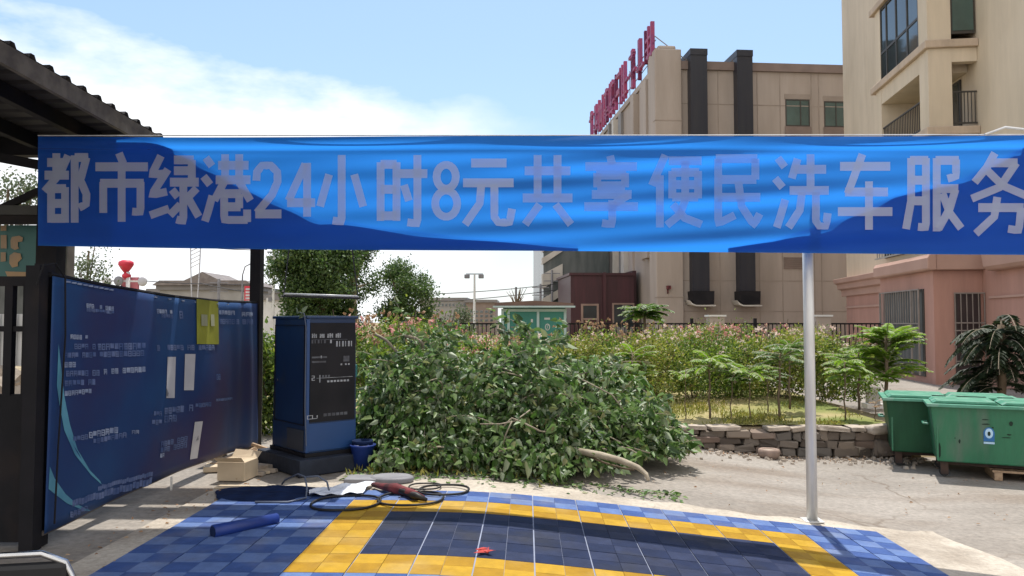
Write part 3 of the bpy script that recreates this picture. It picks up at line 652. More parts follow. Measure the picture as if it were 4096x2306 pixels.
rail = MB(); rail.tube([sgn(slen * i / 20, .0) + Vector((0, .02, .0)) for i in range(21)], .018, 6); rail.build('rail', mat('bottom_rail', (.10, .085, .08), None, 3, .6), nb)
ey = MB()
for i in range(18):
    u = slen * (.04 + .3 * (i / 17) if i < 9 else .36 + .6 * (i - 9) / 9)
    ey.box(u, u + .05, -.012, -.004, sgn(u, 1).z - .028, sgn(u, 1).z - .016)
ey.build('lacing', M['sign_ink'], nb)
MB().box(slen + .0, slen + .13, -.02, .11, 0, 3.2).build('post', M['dark_steel'], nb)
MB().box(slen + .14, slen + .19, .0, .05, 0, 3.1).build('slim_pole', M['steel'], nb)
MB().box(-.10, -.0, .02, .12, 0, 2.0).build('post', M['dark_steel'], nb)
lp = MB(); lp.tube([Vector((-.16, 0, 1.86)), Vector((-.12, -.02, 2.0)), Vector((0, -.03, 2.02)), Vector((.1, -.04, 1.92)), Vector((.12, -.04, 1.5)), Vector((.06, -.045, .7)), Vector((.04, -.045, .16))], .007, 6)
lp.build('tie_strap', M['dark_steel'], nb)
MB().box(1.9, 1.915, 0, .015, -.02, .12).build('peg', M['steel'], nb)
MB().box(2.9, slen, -.06, .06, .0, .07).build('timber_rail', M['wood'], nb)

# gate at the near end of the board
gt = thing('steel_gate', 'black steel gate with open bars above a solid lower sheet', 'gate', (0, 5.5, 0))
xl = P(-6, 300, 5.5).x; xr = P(44, 300, 5.5).x
g = MB(); g.box(xl - .5, xr, -.02, .02, .03, 1.08); g.build('sheet', M['dark_steel'], gt)
for px in (10, 28.5, -8):
    x = P(px, 330, 5.5).x; MB().box(x - .03, x + .03, -.025, .025, 1.07, 1.9).build('bar', M['dark_steel'], gt)
MB().box(xl - .5, xr, -.03, .03, 1.86, 1.93).build('top_rail', M['dark_steel'], gt)
MB().box(xl - .5, xr, -.015, .015, 1.53, 1.57).build('mid_rail', M['dark_steel'], gt)
x = P(43.5, 330, 5.5).x; MB().box(x - .04, x + .035, -.06, .06, 0, 2.02).build('gate_post', M['dark_steel'], gt)

# teal poster board beyond the gate, pale boarding
tb = thing('teal_signboard', 'teal signboard with orange lettering hung beneath the carport beam', 'signboard', P(15, 250, 8.6))
def flat(name, px0, px1, py0, py1, Y, m, root, th=.02, dy=0.0):
    a = P(px0, py0, Y + dy); b = P(px1, py1, Y + dy)
    return under(MB().box(a.x, b.x, a.y - th, a.y, b.z, a.z).build(name, m, None), root)
flat('board', -30, 40.5, 225.5, 279, 8.6, M['teal_board'], tb)
ti = MB()
def c1p(x, y): return (x * .5103 / 4, (560 + y * .5103) / 4)
for poly in ([(5, 668), (50, 668), (50, 710), (5, 714)], [(5, 745), (52, 745), (52, 850), (5, 850)], [(92, 760), (150, 750), (180, 765), (175, 795), (140, 800), (140, 835), (150, 850), (115, 862), (85, 845), (82, 790)], [(75, 905), (110, 880), (160, 890), (170, 930), (140, 960), (140, 990), (95, 1000), (72, 965)], [(5, 880), (45, 880), (45, 950), (5, 955)], [(40, 1030), (212, 1035), (205, 1082), (60, 1075)]):
    ti.add([P(*c1p(*q), 8.57) for q in poly], [tuple(range(len(poly)))])
under(ti.build('lettering', M['orange_ink'], None), tb)
flat('lower_strip', -30, 37, 282, 314, 8.62, mat('grey_strip', (.20, .21, .20), (.12, .13, .12), 5, .6), tb)
wf = thing('white_hoarding', 'white corrugated hoarding seen through the bars of the gate', 'hoarding', P(10, 340, 10.5))
h_ = MB()
for i in range(16):
    px = -30 + 4.2 * i; a = P(px, 314, 10.5); b = P(px + 3.6, 366, 10.5); h_.box(a.x, b.x, 10.5 + .02 * (i % 2), 10.55, b.z, a.z)
under(h_.build('corrugated_sheet', M['white_far'], None), wf)
under(MB().box(P(-40, 330, 10.5).x, P(40, 330, 10.5).x, 10.44, 10.49, P(0, 331, 10.5).z, P(0, 328, 10.5).z).build('rail', M['dark_steel'], None), wf)
for px, py, Y, s_, lb in [(10, 372, 10.2, .34, 'pale rubble heap lying below the white hoarding')]:
    rb = MB()
    for i in range(60):
        c = P(px + rnd.uniform(-30, 24), 372, Y + rnd.uniform(-.3, .2)); r_ = rnd.uniform(.05, .16)
        c.z = rnd.uniform(.05, .9) * (1 if abs(c.x + 7) < 9 else .4)
        Mx = Matrix.Translation((c.x, c.y, max(.05, c.z))) @ Euler((rnd.random() * 3, rnd.random() * 3, rnd.random() * 3)).to_matrix().to_4x4()
        rb.box(-r_, r_, -r_, r_, -r_ * .7, r_ * .7, Mx, tw=r_ * .2, td=r_ * .2)
    o = rb.build('rubble', M['stone2'], None); tag(o, kind='stuff')

# ------------------------------------------------------------------ kiosk
kb = G(303, 476, 0)
kr = R(43)
ks = thing('payment_kiosk', 'tall navy self service kiosk with a black front panel on a dark plinth', 'kiosk', (kb.x, kb.y + .1, 0), kr)
# local: corner at origin; front face runs +x (facing -y); left face runs +y (facing -x)
Wk, Dk, Hk = .60, .82, 1.47
MB().box(-.14, Wk + .14, -.14, Dk + .08, .0, .17).build('plinth', mat('plinth_dark', (.022, .03, .05), (.014, .018, .03), 4, .8, bump=.4), ks, bevel=.01)
def kbox(name, x0, x1, y0, y1, z0, z1, m, b=.006, tp=0): return MB().box(x0, x1, y0, y1, z0, z1, tw=tp, td=tp).build(name, m, ks, bevel=b)
MB().box(-.02, Wk + .02, -.02, Dk + .02, .17, .21).build('skirting', M['kiosk_black'], ks, bevel=.004)
kbox('cabinet', 0, Wk, 0, Dk, .21, .17 + Hk, M['kiosk_blue'], tp=.012)
kbox('lower_panel', .02, Wk - .015, -.012, .004, .23, .52, M['kiosk_blue2'], .003)
kp = MB().box(.03, Wk - .03, -.014, .012, .535, 1.59).build('front_panel', M['kiosk_black'], ks, bevel=.003)
kbox('top_cap', -.012, Wk + .012, -.012, Dk + .012, 1.635, 1.665, M['kiosk_blue'])
kbox('corner_trim', -.014, .024, -.016, .02, .22, 1.632, M['kiosk_blue2'], .004)
kbox('base_hatch', -.008, .004, .06, .44, .23, .45, mat('hatch_grey', (.035, .045, .065), None, 4, .5), .003)
ik = MB(); ik2 = MB()
def kc(x, y): return (.03 + (x - 365) / (612 - 365) * (Wk - .07), 1.575 - (y - 300) / (1090 - 300) * 1.02)
def krect(b, x0, x1, y0, y1, t=-.0165):
    a = kc(x0, y0); c = kc(x1, y1); b.box(a[0], c[0], t, -.0135, c[1], a[1])
for x0, x1 in ((372, 398), (415, 440), (457, 488), (503, 532)):
    w = x1 - x0
    for f0, f1 in ((0, .22), (.38, .6), (.76, 1)): krect(ik, x0 + w * f0, x0 + w * f1, 375 + rnd.randint(0, 6), 413)
    krect(ik, x0, x1, 388, 394)
krect(ik2, 370, 570, 426, 430)
for i in range(14):
    x0 = 370 + i * 17
    if i in (5, 7): continue
    krect(ik2 if i < 6 else ik, x0, x0 + (5 if i % 2 else 9), 442 if i > 6 else 428, 488 if i > 6 else 458)
krect(ik2, 373, 455, 566, 580); krect(ik2, 373, 450, 604, 618); krect(ik2, 548, 582, 568, 616); krect(ik, 421, 427, 560, 582)
for x0 in (532, 558, 575): krect(ik, x0, x0 + 9, 632, 646)
# the figure 2, the cross strokes and the row of small squares
for s_ in ((373, 389, 722, 727), (384, 389, 722, 742), (373, 389, 740, 745), (373, 378, 742, 763), (373, 390, 758, 763)): krect(ik, *s_)
krect(ik, 400, 602, 744, 747); krect(ik, 415, 420, 720, 782)
for x0 in (430, 446, 462): krect(ik2, x0, x0 + 10, 722, 740)
for i in range(7): krect(ik, 458 + 18.5 * i, 470 + 18.5 * i, 768, 784)
for s_ in ((350, 380, 1046, 1050), (350, 354, 1046, 1076), (378, 382, 1046, 1076), (350, 406, 1073, 1077), (403, 407, 1050, 1070)): krect(ik, *s_)
for i in range(6): krect(ik2, 440 + 23 * i, 458 + 23 * i, 1040, 1064)
ik.build('panel_lettering', M['ink_white'], kp); ik2.build('panel_lettering', M['ink_dim'], kp)
hs = MB(); hs.tube([(-.03, .12, 1.70), (-.025, .03, 1.69), (-.028, -.02, 1.55), (-.03, -.024, 1.2), (-.034, -.03, .7), (-.02, -.04, .3)], .007, 6); hs.build('cable', M['grey_hose'], ks)
MB().lathe([(.016, 0), (.016, .008), (.010, .010)], 14, Matrix.Translation((-.002, .70, .95)) @ Matrix.Rotation(-PI / 2, 4, 'Y')).build('lock', M['chrome'], ks)
dse = MB()
for z0, z1 in ((.50, .508), (1.56, 1.568)): dse.box(-.0085, .0, .05, Dk - .05, z0, z1)
dse.box(-.0085, .0, .05, .058, .508, 1.56); dse.box(-.0085, .0, Dk - .058, Dk - .05, .508, 1.56); dse.build('door_seam', M['kiosk_black'], ks)
MB().box(Wk - .003, Wk + .07, .1, .3, .98, 1.12).build('side_box', M['teal'], ks, bevel=.01)
lf = leaf_mesh('stray_leaf', np.array([[-.05, .1, 1.69], [-.02, .06, 1.70], [0, .12, 1.70]]), rdir(3), rdir(3, 1), .1, L['tree2'], ks)
# lamp bar hung behind
a = P(284, 294, 8.9); b = P(358, 296.5, 8.9)
lb = thing('lamp_bar', 'slim tube lamp hung on two wires above the kiosk', 'lamp', (a + b) / 2)
under(MB().tube([a, b], .014, 10).build('tube', M['white_metal'], None, True), lb)
under(MB().beam(a + Vector((-.02, .0, -.024)), b + Vector((.02, 0, -.024)), .04, .02).build('housing', M['black'], None), lb)
for q, t in ((P(290, 240, 8.9), a), (P(351, 240, 8.9), b)): under(MB().tube([q, t], .008, 5).build('hanging_wire', M['wire'], None), lb)
# dark blue basin beside the kiosk
bs = thing('blue_basin', 'small dark blue plastic basin standing beside the kiosk', 'basin', (G(361, 470, 0).x, 8.42, 0))
MB().lathe([(.09, .0), (.13, .24), (.145, .25), (.145, .265), (.125, .265), (.085, .02)], 20).build('bowl', M['tube_blue'], bs, True)
MB().lathe([(.11, .27), (.115, .31), (.10, .31), (.095, .27)], 20).build('inner_rim', M['tarp_blue'], bs, True)

# ------------------------------------------------------------------ brush pile
pr = thing('brush_pile', 'big heap of cut leafy branches dumped in front of the flower bed', 'brush pile', (-.1, 9.6, 0))
def ptop(x, y):
    pts = [(-2.25, .25), (-1.9, 1.0), (-1.3, 1.24), (-.6, 1.28), (.2, 1.2), (.8, 1.14), (1.15, .98), (1.5, .66), (1.85, .30), (2.0, .0)]
    base = interp(pts, x) * (1 + .16 * math.sin(x * 4.2 + 1) + .1 * math.sin(x * 9))
    t = (y - 9.8 - max(0, x - .3) * .75) / 1.5
    return base * max(0.0, 1 - abs(t) ** 2.6) ** .6
pos = []; dr = []; nm = []; br = MB()
def pnoise(x, y): return .16 * math.sin(x * 5.1 + y * 2.3) + .12 * math.sin(x * 9.7 - y * 5.1 + 1) + .1 * math.sin(y * 8 + x)
for b_ in range(330):
    x = rnd.uniform(-2.2, 1.9); y = rnd.uniform(8.4, 11.2)
    if b_ < 160: y = 8.32 + max(0, x - .3) * .9 + abs(rnd.gauss(0, .5))
    h = ptop(x, y)
    if h < .08: continue
    z0 = max(.05, h * (rnd.uniform(.45, 1.0))) ; z0 += pnoise(x, y) * .8
    az = rnd.uniform(0, 2 * PI); ln = rnd.uniform(.45, 1.1)
    d_ = Vector((math.cos(az), math.sin(az) * .8, rnd.uniform(-.1, .55))).normalized()
    p = Vector((x, y, max(z0, .08))) - d_ * ln * .5
    path = []
    for k in range(9):
        path.append(p.copy()); d_ = (d_ + Vector((rnd.gauss(0, .1), rnd.gauss(0, .1), -.13 + rnd.gauss(0, .06)))).normalized(); p = p + d_ * ln / 8
        if p.z < .04: p.z = .04
    r0 = rnd.uniform(.004, .011)
    if max(q.z - ptop(q.x, q.y) for q in path) > .30: continue
    if any(q.x < -1.6 and q.y < 9.05 for q in path): continue
    br.tube([q - Vector(pr.location) for q in path], [r0 * (1 - .08 * k) for k in range(9)], 5)
    for k in range(105):
        f = rnd.random() * 7.99; i = int(f); q = path[i].lerp(path[i + 1], f - i)
        q = q + Vector((rnd.gauss(0, .075), rnd.gauss(0, .075), rnd.gauss(-.02, .07)))
        if q.z < .02: q.z = .02 + rnd.random() * .05
        tdir = (path[i + 1] - path[i]).normalized()
        pos.append(q); dr.append(tdir * .5 + Vector((rnd.gauss(0, .6), rnd.gauss(0, .6), rnd.gauss(-.35, .4)))); nm.append(Vector((rnd.gauss(0, .5), rnd.gauss(-.15, .5), rnd.gauss(.7, .45))))
# leafy shoots that stick out of the heap
for b_ in range(85):
    x = rnd.uniform(-2.0, 1.5); y = rnd.uniform(8.5, 10.6) + max(0, x - .3) * .8; h = ptop(x, y)
    if h < .2: continue
    az = rnd.uniform(0, 2 * PI); d_ = Vector((math.cos(az), math.sin(az) * .7 - .2, rnd.uniform(.2, 1.1))).normalized(); ln = rnd.uniform(.35, .85)
    p = Vector((x, y, h * .92)); path = []
    for k in range(7):
        path.append(p.copy()); d_ = (d_ + Vector((rnd.gauss(0, .1), rnd.gauss(0, .1), -.12))).normalized(); p = p + d_ * ln / 6
    if any(q.x < -1.6 and q.y < 9.05 for q in path): continue
    br.tube([q - Vector(pr.location) for q in path], [.007 * (1 - .1 * k) for k in range(7)], 5)
    for k in range(26):
        f = rnd.random() * 5.99; i = int(f); q = path[i].lerp(path[i + 1], f - i) + Vector((rnd.gauss(0, .03), rnd.gauss(0, .03), rnd.gauss(0, .03)))
        pos.append(q); dr.append((path[i + 1] - path[i]).normalized() * .6 + Vector((rnd.gauss(0, .6), rnd.gauss(0, .6), rnd.gauss(-.25, .4)))); nm.append(Vector((rnd.gauss(0, .5), rnd.gauss(-.15, .5), rnd.gauss(.5, .5))))
# hanging skirts of foliage low at the front edge
for k in range(9000):
    x = rnd.uniform(-2.1, 1.8); y = 8.36 + max(0, x - .3) * .9 + rnd.random() ** 1.5 * 2.5; h = ptop(x, y)
    if h < .1 or rnd.random() < .45 + pnoise(x * 1.3, y * 2) * 2.2: continue
    z = h * rnd.uniform(.05, .8)
    pos.append(Vector((x, y, z + .02))); dr.append(Vector((rnd.gauss(0, .6), rnd.gauss(-.3, .6), rnd.gauss(-.5, .5)))); nm.append(Vector((rnd.gauss(0, .5), rnd.gauss(-.3, .5), rnd.gauss(.6, .5))))
pa = np.array([tuple(v) for v in pos]) - np.array(tuple(pr.location)); da = np.array([tuple(v) for v in dr]); na = np.array([tuple(v) for v in nm])
kp = ((pa[:, 0] - .1) < (.203 * (pa[:, 1] + 9.6) + .10 * np.sin(pa[:, 2] * 9 + pa[:, 1] * 3))) & ~((pa[:, 0] < -1.63) & (pa[:, 1] < -.55)); pa, da, na = pa[kp], da[kp], na[kp]
leaf_mesh('leaves', pa, da, na, nr.uniform(.05, .12, len(pa)) * np.where(nr.random(len(pa)) < .12, 1.6, 1), L['pile'], pr, .58, .13, .22)
br.build('branches', M['palebark'], pr, True)
bb = MB()
for pts, r_ in [([(468, 1, 0), ], 0)]: pass
def bpath(pp, Y): return [P(a, b, Y + c) - Vector(pr.location) for a, b, c in pp]
for pp, Y, r_ in [([(375, 334, 0), (386, 340, 0), (396, 351, .1), (400, 356, .2)], 9.2, .018), ([(405, 336, 0), (415, 338, .05), (422, 343, .1), (424, 350, .15)], 9.3, .022),
                  ([(500, 430, 0), (512, 418, 0), (522, 422, 0), (540, 431, 0), (552, 433, .1)], 8.3, .010), ([(480, 424, 0), (500, 424, -.05), (515, 421, 0), (530, 410, .1)], 8.3, .008), ([(512, 421, 0), (505, 436, 0), (502, 452, .05)], 8.2, .008),
                  ([(492, 364, 0), (510, 371, 0), (530, 381, 0)], 9.0, .010), ([(575, 420, 0), (600, 432, 0), (630, 447, 0), (650, 453, 0)], 8.9, .008), ([(560, 372, 0), (585, 381, 0), (612, 395, 0), (628, 416, 0)], 9.2, .010)]:
    bb.tube(bpath(pp, Y), r_, 6)
bb.build('bare_twigs', M['palebark'], pr, True)
fb = thing('bent_branch', 'thick bent bare branch lying on the concrete at the edge of the brush pile', 'branch', G(608, 470, -.1))
ptsb = [(556, 446, 8.55), (575, 450.5, 8.45), (600, 455, 8.3), (622, 461, 8.15), (638, 467.5, 8.0), (646, 474, 7.9), (648.5, 480, 7.85)]
under(MB().tube([P(*q) for q in ptsb], [.030, .036, .038, .036, .030, .024, .016], 8).build('limb', M['palebark'], None, True), fb)
under(MB().tube([P(585, 455, 8.4), P(605, 463, 8.3), P(622, 468, 8.2), P(634, 470, 8.1)], .012, 6).build('twig', M['bark'], None, True), fb)
# litter of small leaves in front
lit = []
for k in range(520):
    x = rnd.uniform(-1.9, 2.3); y = 8.2 - abs(rnd.gauss(0, .22)); lit.append((x, y, H(x, y) + .008)) if x < 1.6 else None
la = np.array(lit)
o = leaf_mesh('leaf_litter', la, rdir(len(la)) * np.array([1, 1, .2]), rdir(len(la), 2.5), nr.uniform(.03, .08, len(la)), L['pile'], None, .6); tag(o, kind='stuff')
la = np.array([(rnd.uniform(-1.9, .3), 8.45 - abs(rnd.gauss(0, .2)), .0) for k in range(420)]); la[:, 2] = [H(a, b) for a, b in la[:, :2]]
o = leaf_mesh('weeds', la, rdir(len(la), 1.6), rdir(len(la)), nr.uniform(.03, .09, len(la)), L['grass'], None, .3); tag(o, kind='stuff')

# ------------------------------------------------------------------ plants
def bush_proto(name, leafm, flowers, nleaf, r=.85, h=1.25, fl=90, lsize=(.035, .075)):
    root = thing(name, 'x', 'rose bush')
    cl = []
    for i in range(46):
        a = rnd.uniform(0, 2 * PI); rr = r * math.sqrt(rnd.random()); z = rnd.uniform(.12, 1) * h * (1 - .35 * (rr / r) ** 2)
        cl.append((rr * math.cos(a), rr * math.sin(a), z, rnd.uniform(.10, .24)))
    cl = np.array(cl); idx = nr.integers(0, len(cl), nleaf)
    p = cl[idx, :3] + nr.normal(size=(nleaf, 3)) * cl[idx, 3:4] * .62
    p[:, 2] = np.abs(p[:, 2]) + .02
    leaf_mesh('leaves', p, rdir(nleaf, .3), rdir(nleaf, .9), nr.uniform(*lsize, nleaf), leafm, root, .55)
    st = MB()
    for i in range(16):
        c = cl[i]; st.tube([(c[0] * .2, c[1] * .2, 0), (c[0] * .6, c[1] * .6, c[2] * .6), (c[0], c[1], c[2])], .008, 5)
    for i in range(9):
        a = rnd.uniform(0, 2 * PI); q = Vector((r * .7 * math.cos(a), r * .7 * math.sin(a), h)); st.tube([(q.x * .7, q.y * .7, h * .5), q + Vector((0, 0, rnd.uniform(.0, .2)))], .005, 5)
    st.build('stems', M['bark'], root)
    if flowers:
        fp = []
        for i in range(fl):
            c = cl[rnd.randrange(len(cl))]; q = np.array([c[0] + rnd.gauss(0, .12), c[1] + rnd.gauss(0, .12), min(c[2] + abs(rnd.gauss(.12, .1)), h * 1.12)])
            if q[2] < h * .72: q[2] = h * rnd.uniform(.74, 1.08)
            for k in range(7): fp.append(q + nr.normal(size=3) * .012)
        fp = np.array(fp); leaf_mesh('flowers', fp, rdir(len(fp), .4), rdir(len(fp), .6), nr.uniform(.03, .05, len(fp)), flowers, root, .9)
    return root
protos = [bush_proto('rose_bush', L['shrub'], L['whitef'], 5600, fl=16), bush_proto('rose_bush', L['shrub2'], L['whitef'], 5600, fl=26), bush_proto('rose_bush', L['shrub'], L['dry'], 5000, h=1.3, fl=70), bush_proto('rose_bush', L['shrub'], L['pinkf'], 5200, fl=70)]
BU = [  # px, Y, scale, height, kind, label
 (650, 15.2, 1.0, 1.0, 1, 'low yellow-green rose bush directly behind the right end of the brush pile'),
 (694, 15.4, 1.0, 1.0, 0, 'green rose bush behind the shorter stone course, dark at the foot'),
 (738, 15.6, 1.05, 1.05, 0, 'dense green rose bush behind the tallest thin sapling'),
 (782, 15.3, 1.1, 1.08, 1, 'full cream flowered rose bush just beside the steel pole'),
 (826, 15.6, 1.05, 1.0, 0, 'dark green rose bush seen just past the steel pole'),
 (672, 18.2, 1.1, 1.05, 1, 'yellowish rose bush with cream blooms in front of the black fence panel'),
 (722, 18.0, 1.1, 1.12, 3, 'rose bush thick with pink blooms in front of the fence pillar'),
 (760, 18.4, 1.1, 1.12, 3, 'rose bush covered in red-pink blooms below the second dark duct'),
 (800, 18.3, 1.1, 1.05, 1, 'pale rose bush in the second row behind the steel pole'),
 (846, 18.6, 1.1, .95, 2, 'brownish rose bush at the corner of the pink apartment wall'),
 (606, 16.5, 1.1, 1.15, 2, 'rose bush with dry brown heads in front of the maroon porch door'),
 (566, 15.4, 1.1, .98, 1, 'cream flowered rose bush at the corner of the teal cabin'),
 (530, 14.6, 1.1, .92, 1, 'yellowish rose bush in front of the teal cabin doors'),
 (492, 14.2, 1.1, .95, 2, 'brown headed rose bush before the left wall of the teal cabin'),
 (452, 13.6, 1.15, .98, 3, 'pink-brown rose bush below the far grey block'),
 (412, 13.4, 1.25, 1.25, 2, 'tall rose bush with brown heads under the rounded tree'),
 (374, 13.2, 1.2, 1.22, 3, 'tall pinkish rose bush just past the kiosk'),
 (425, 19.0, 1.3, 1.15, 3, 'distant rosy bush in front of the black railing and lamp post'),
 (385, 19.5, 1.3, 1.25, 2, 'distant brown bush beneath the leaning pale trunk'),
 (478, 19.2, 1.2, .95, 3, 'distant pink bush at the foot of the twin headed lamp post'),
 (640, 20.5, 1.2, 1.1, 2, 'farther brown rose bush below the grey hotel front'),
 (690, 21.0, 1.2, 1.1, 1, 'farther pale rose bush at the foot of the hotel corner'),
]
used = set()
for i, (px, Y, sc, hz, k, lb) in enumerate(BU):
    o = protos[k] if k not in used else copy_tree(protos[k]); used.add(k)
    p = P(px, 400, Y); o.location = (p.x, Y, .05); o.rotation_euler.z = rnd.random() * 6; o.scale = (sc, sc, hz)
    tag(o, lb, 'rose bush', 'rose bushes in the flower bed')

def frond(path, width, nleaf, P_, D_, N_, LN, ll):
    for i in range(nleaf):
        f = .12 + .88 * i / nleaf; q = f * (len(path) - 1.001); a = int(q); p = path[a].lerp(path[a + 1], q - a)
        t = (path[a + 1] - path[a]).normalized(); side = t.cross(Vector((0, 0, 1)))
        if side.length < .05: side = Vector((1, 0, 0))
        side.normalize(); w = ll * (math.sin(PI * (.15 + .8 * f)) * .8 + .25)
        for s_ in (-1, 1):
            P_.append(p); D_.append(side * s_ + t * .55 + Vector((0, 0, -.28 + rnd.gauss(0, .1)))); N_.append(Vector((rnd.gauss(0, .15), rnd.gauss(0, .15), 1))); LN.append(w * rnd.uniform(.8, 1.1))
def sapling(name, label, cat, px, Y, base_z, crown_z, R_, nfr, lm, ll=.13, nl=14, tr=.012, spread=.35, group=None, lean=0, droop=.65):
    nl = int(nl * 1.6); ll = ll * .72; nfr = int(nfr * 1.3)
    p = P(px, 350, Y); root = thing(name, label, cat, (p.x, Y, base_z), 0, group)
    hgt = crown_z - base_z
    tp = [Vector((lean * (k / 6) ** 2 + .012 * math.sin(k * 2.3), .01 * math.sin(k), hgt * k / 6)) for k in range(7)]
    MB().tube(tp, [tr * (1.2 - .07 * k) for k in range(7)], 7).build('trunk', M['bark'], root, True)
    Ps, Ds, Ns, Ls = [], [], [], []; rb = MB()
    for i in range(nfr):
        az = 2 * PI * i / nfr * 2.4 + rnd.uniform(-.3, .3); st = tp[-1] + Vector((0, 0, -hgt * spread * rnd.random()))
        d_ = Vector((math.cos(az), math.sin(az), rnd.uniform(.35, 1.2))).normalized(); ln = R_ * rnd.uniform(.75, 1.1); q = st.copy(); path = [q.copy()]
        for k in range(8):
            d_ = (d_ + Vector((0, 0, -.2 * droop))).normalized(); q = q + d_ * ln / 8; path.append(q.copy())
        rb.tube(path, .005, 4); frond(path, 0, nl, Ps, Ds, Ns, Ls, ll)
    rb.build('stalks', L and M['palebark'], root)
    A = lambda s_: np.array([tuple(v) for v in s_])
    leaf_mesh('fronds', A(Ps), A(Ds), A(Ns), np.array(Ls), lm, root, .34, .05, .12)
    return root
sapling('tree_of_heaven', 'slender tree with a wide frond crown in front of the hotel corner', 'tree', 645, 17.0, .1, 1.95, .62, 26, L['fern2'], .2, 13, .035, .16)
sapling('frond_plant', 'bright yellow-green feathery plant in front of the maroon porch', 'plant', 632, 13.4, .1, 1.05, .48, 22, L['fern'], .13, 16, .012, .5)
G1 = 'thin saplings in the garden'
sapling('sapling', 'tallest thin sapling with an umbrella of fronds above the grass', 'sapling', 709, 12.6, .0, 1.0, .55, 12, L['fern'], .15, 14, .017, .24, G1)
sapling('sapling', 'feathery sapling standing between the two thickest stems', 'sapling', 749, 12.5, .0, .80, .58, 14, L['fern'], .14, 14, .010, .25, G1)
sapling('sapling', 'spindly sapling closest to the brush pile', 'sapling', 685, 12.5, .0, .85, .36, 8, L['fern'], .10, 12, .008, .2, G1)
sapling('sapling', 'slightly curved sapling in the middle of the stone wall', 'sapling', 730, 12.45, .0, .75, .36, 8, L['fern2'], .11, 12, .009, .2, G1, .05)
sapling('sapling', 'short sapling with its foot on bare soil halfway to the pole', 'sapling', 767, 13.4, .05, .7, .38, 9, L['fern2'], .11, 12, .010, .2, G1)
sapling('sapling', 'dark stemmed sapling leaning beside the steel pole', 'sapling', 778, 12.6, .0, 1.15, .5, 14, L['fern2'], .13, 12, .018, .3, G1, .04)
sapling('sapling', 'second dark stemmed sapling hard against the steel pole', 'sapling', 789, 13.8, .05, 1.2, .45, 12, L['fern2'], .13, 12, .016, .3, G1)
sapling('sapling', 'thin sapling between the steel pole and the bins', 'sapling', 844, 12.6, .0, .95, .42, 14, L['fern'], .14, 13, .012, .4, G1)
sapling('frond_plant', 'grey-green frond plant between the pole and the pink wall', 'plant', 858, 14.2, .0, 1.05, .70, 22, L['fern'], .17, 14, .02, .5)
sapling('frond_tree', 'bushy frond tree with pale top leaves in front of the barred pink bay', 'tree', 886, 13.6, -.1, 1.38, .72, 44, L['fern'], .19, 15, .03, .6, None, 0, .5)
sapling('dead_seedling', 'withered red-brown seedling beside the green bins', 'plant', 874, 12.5, -.05, .32, .12, 5, L['dry'], .06, 6, .008, .3)

def blob_tree(name, label, px, Y, base, blobs, n, lm, ls, trunk_r, th, group=None, tm='bark', limbs=8, wid=.6):
    p = P(px, 330, Y); root = thing(name, label, 'tree', (p.x, Y, base), 0, group)
    bl = np.array(blobs, float); vol = bl[:, 3] ** 2; idx = nr.choice(len(bl), n, p=vol / vol.sum())
    dirs = rdir(n); rad = bl[idx, 3] * np.clip(nr.normal(.72, .28, n), .05, 1.2)
    q = bl[idx, :3] + dirs * rad[:, None] * np.array([1, 1, .9])
    # clumps: pull leaves onto twig centres so that gaps open between them
    k = max(30, n // 38); cen = q[nr.integers(0, n, k)]
    a = nr.integers(0, k, n); m_ = nr.random(n) < .75
    q[m_] = cen[a[m_]] + nr.normal(size=(m_.sum(), 3)) * ls * 1.6
    leaf_mesh('crown', q, rdir(n), rdir(n, .7), nr.uniform(.7, 1.3, n) * ls, lm, root, wid)
    t = MB(); t.tube([(0, 0, 0), (.05, 0, th * .4), (-.03, .05, th * .75), (.02, 0, th)], [trunk_r, trunk_r * .85, trunk_r * .65, trunk_r * .4], 8)
    for i in range(min(limbs, len(bl))):
        b_ = bl[i]; t.tube([(0, 0, th * .55), (b_[0] * .4, b_[1] * .4, (th * .55 + b_[2]) / 2), tuple(b_[:3])], [trunk_r * .5, trunk_r * .33, trunk_r * .12], 6)
    t.build('trunk', M[tm], root, True); return root
def ellblobs(rx, rz, cz, n, r0, r1, ry=None, top=0):
    o = []
    while len(o) < n:
        v = [rnd.uniform(-1, 1) for _ in range(3)]
        if sum(a * a for a in v) > 1: continue
        o.append((v[0] * rx, v[1] * (ry or rx), cz + v[2] * rz, rnd.uniform(r0, r1)))
    return o
T1 = 'trees beyond the flower bed'
blob_tree('broad_tree', 'dark broad tree rising behind the kiosk with its top cut by the banner', 320, 24, 0, ellblobs(1.3, 1.95, 3.05, 44, .32, .64), 26000, L['tree'], .10, .16, 4.5, T1)
blob_tree('broad_tree', 'loose tree around a leaning pale trunk, next to the kiosk', 352, 25, 0, ellblobs(1.0, 1.7, 2.9, 22, .3, .55), 10000, L['tree'], .085, .14, 4.8, T1, 'palebark')
blob_tree('round_tree', 'rounded dark green tree standing free beneath the banner', 405, 26, 0, ellblobs(.95, 1.15, 2.5, 26, .25, .5), 13000, L['tree'], .08, .13, 3.0, T1)
blob_tree('small_tree', 'small pale green tree low in front of the far grey block', 452, 34, 0, ellblobs(.9, .7, 1.3, 10, .3, .5), 3200, L['tree2'], .11, .08, 1.6, T1)
blob_tree('sparse_tree', 'sparse thin twigged tree behind the notice board', 86, 17, 0, ellblobs(.6, 1.1, 2.6, 16, .18, .4), 1700, L['tree2'], .07, .05, 3.2, None, limbs=14)
blob_tree('sparse_tree', 'sparse light green tree above the teal signboard', 3, 13, 0, ellblobs(.5, .55, 3.7, 12, .15, .32), 1300, L['tree2'], .06, .05, 3.9, None, limbs=12)
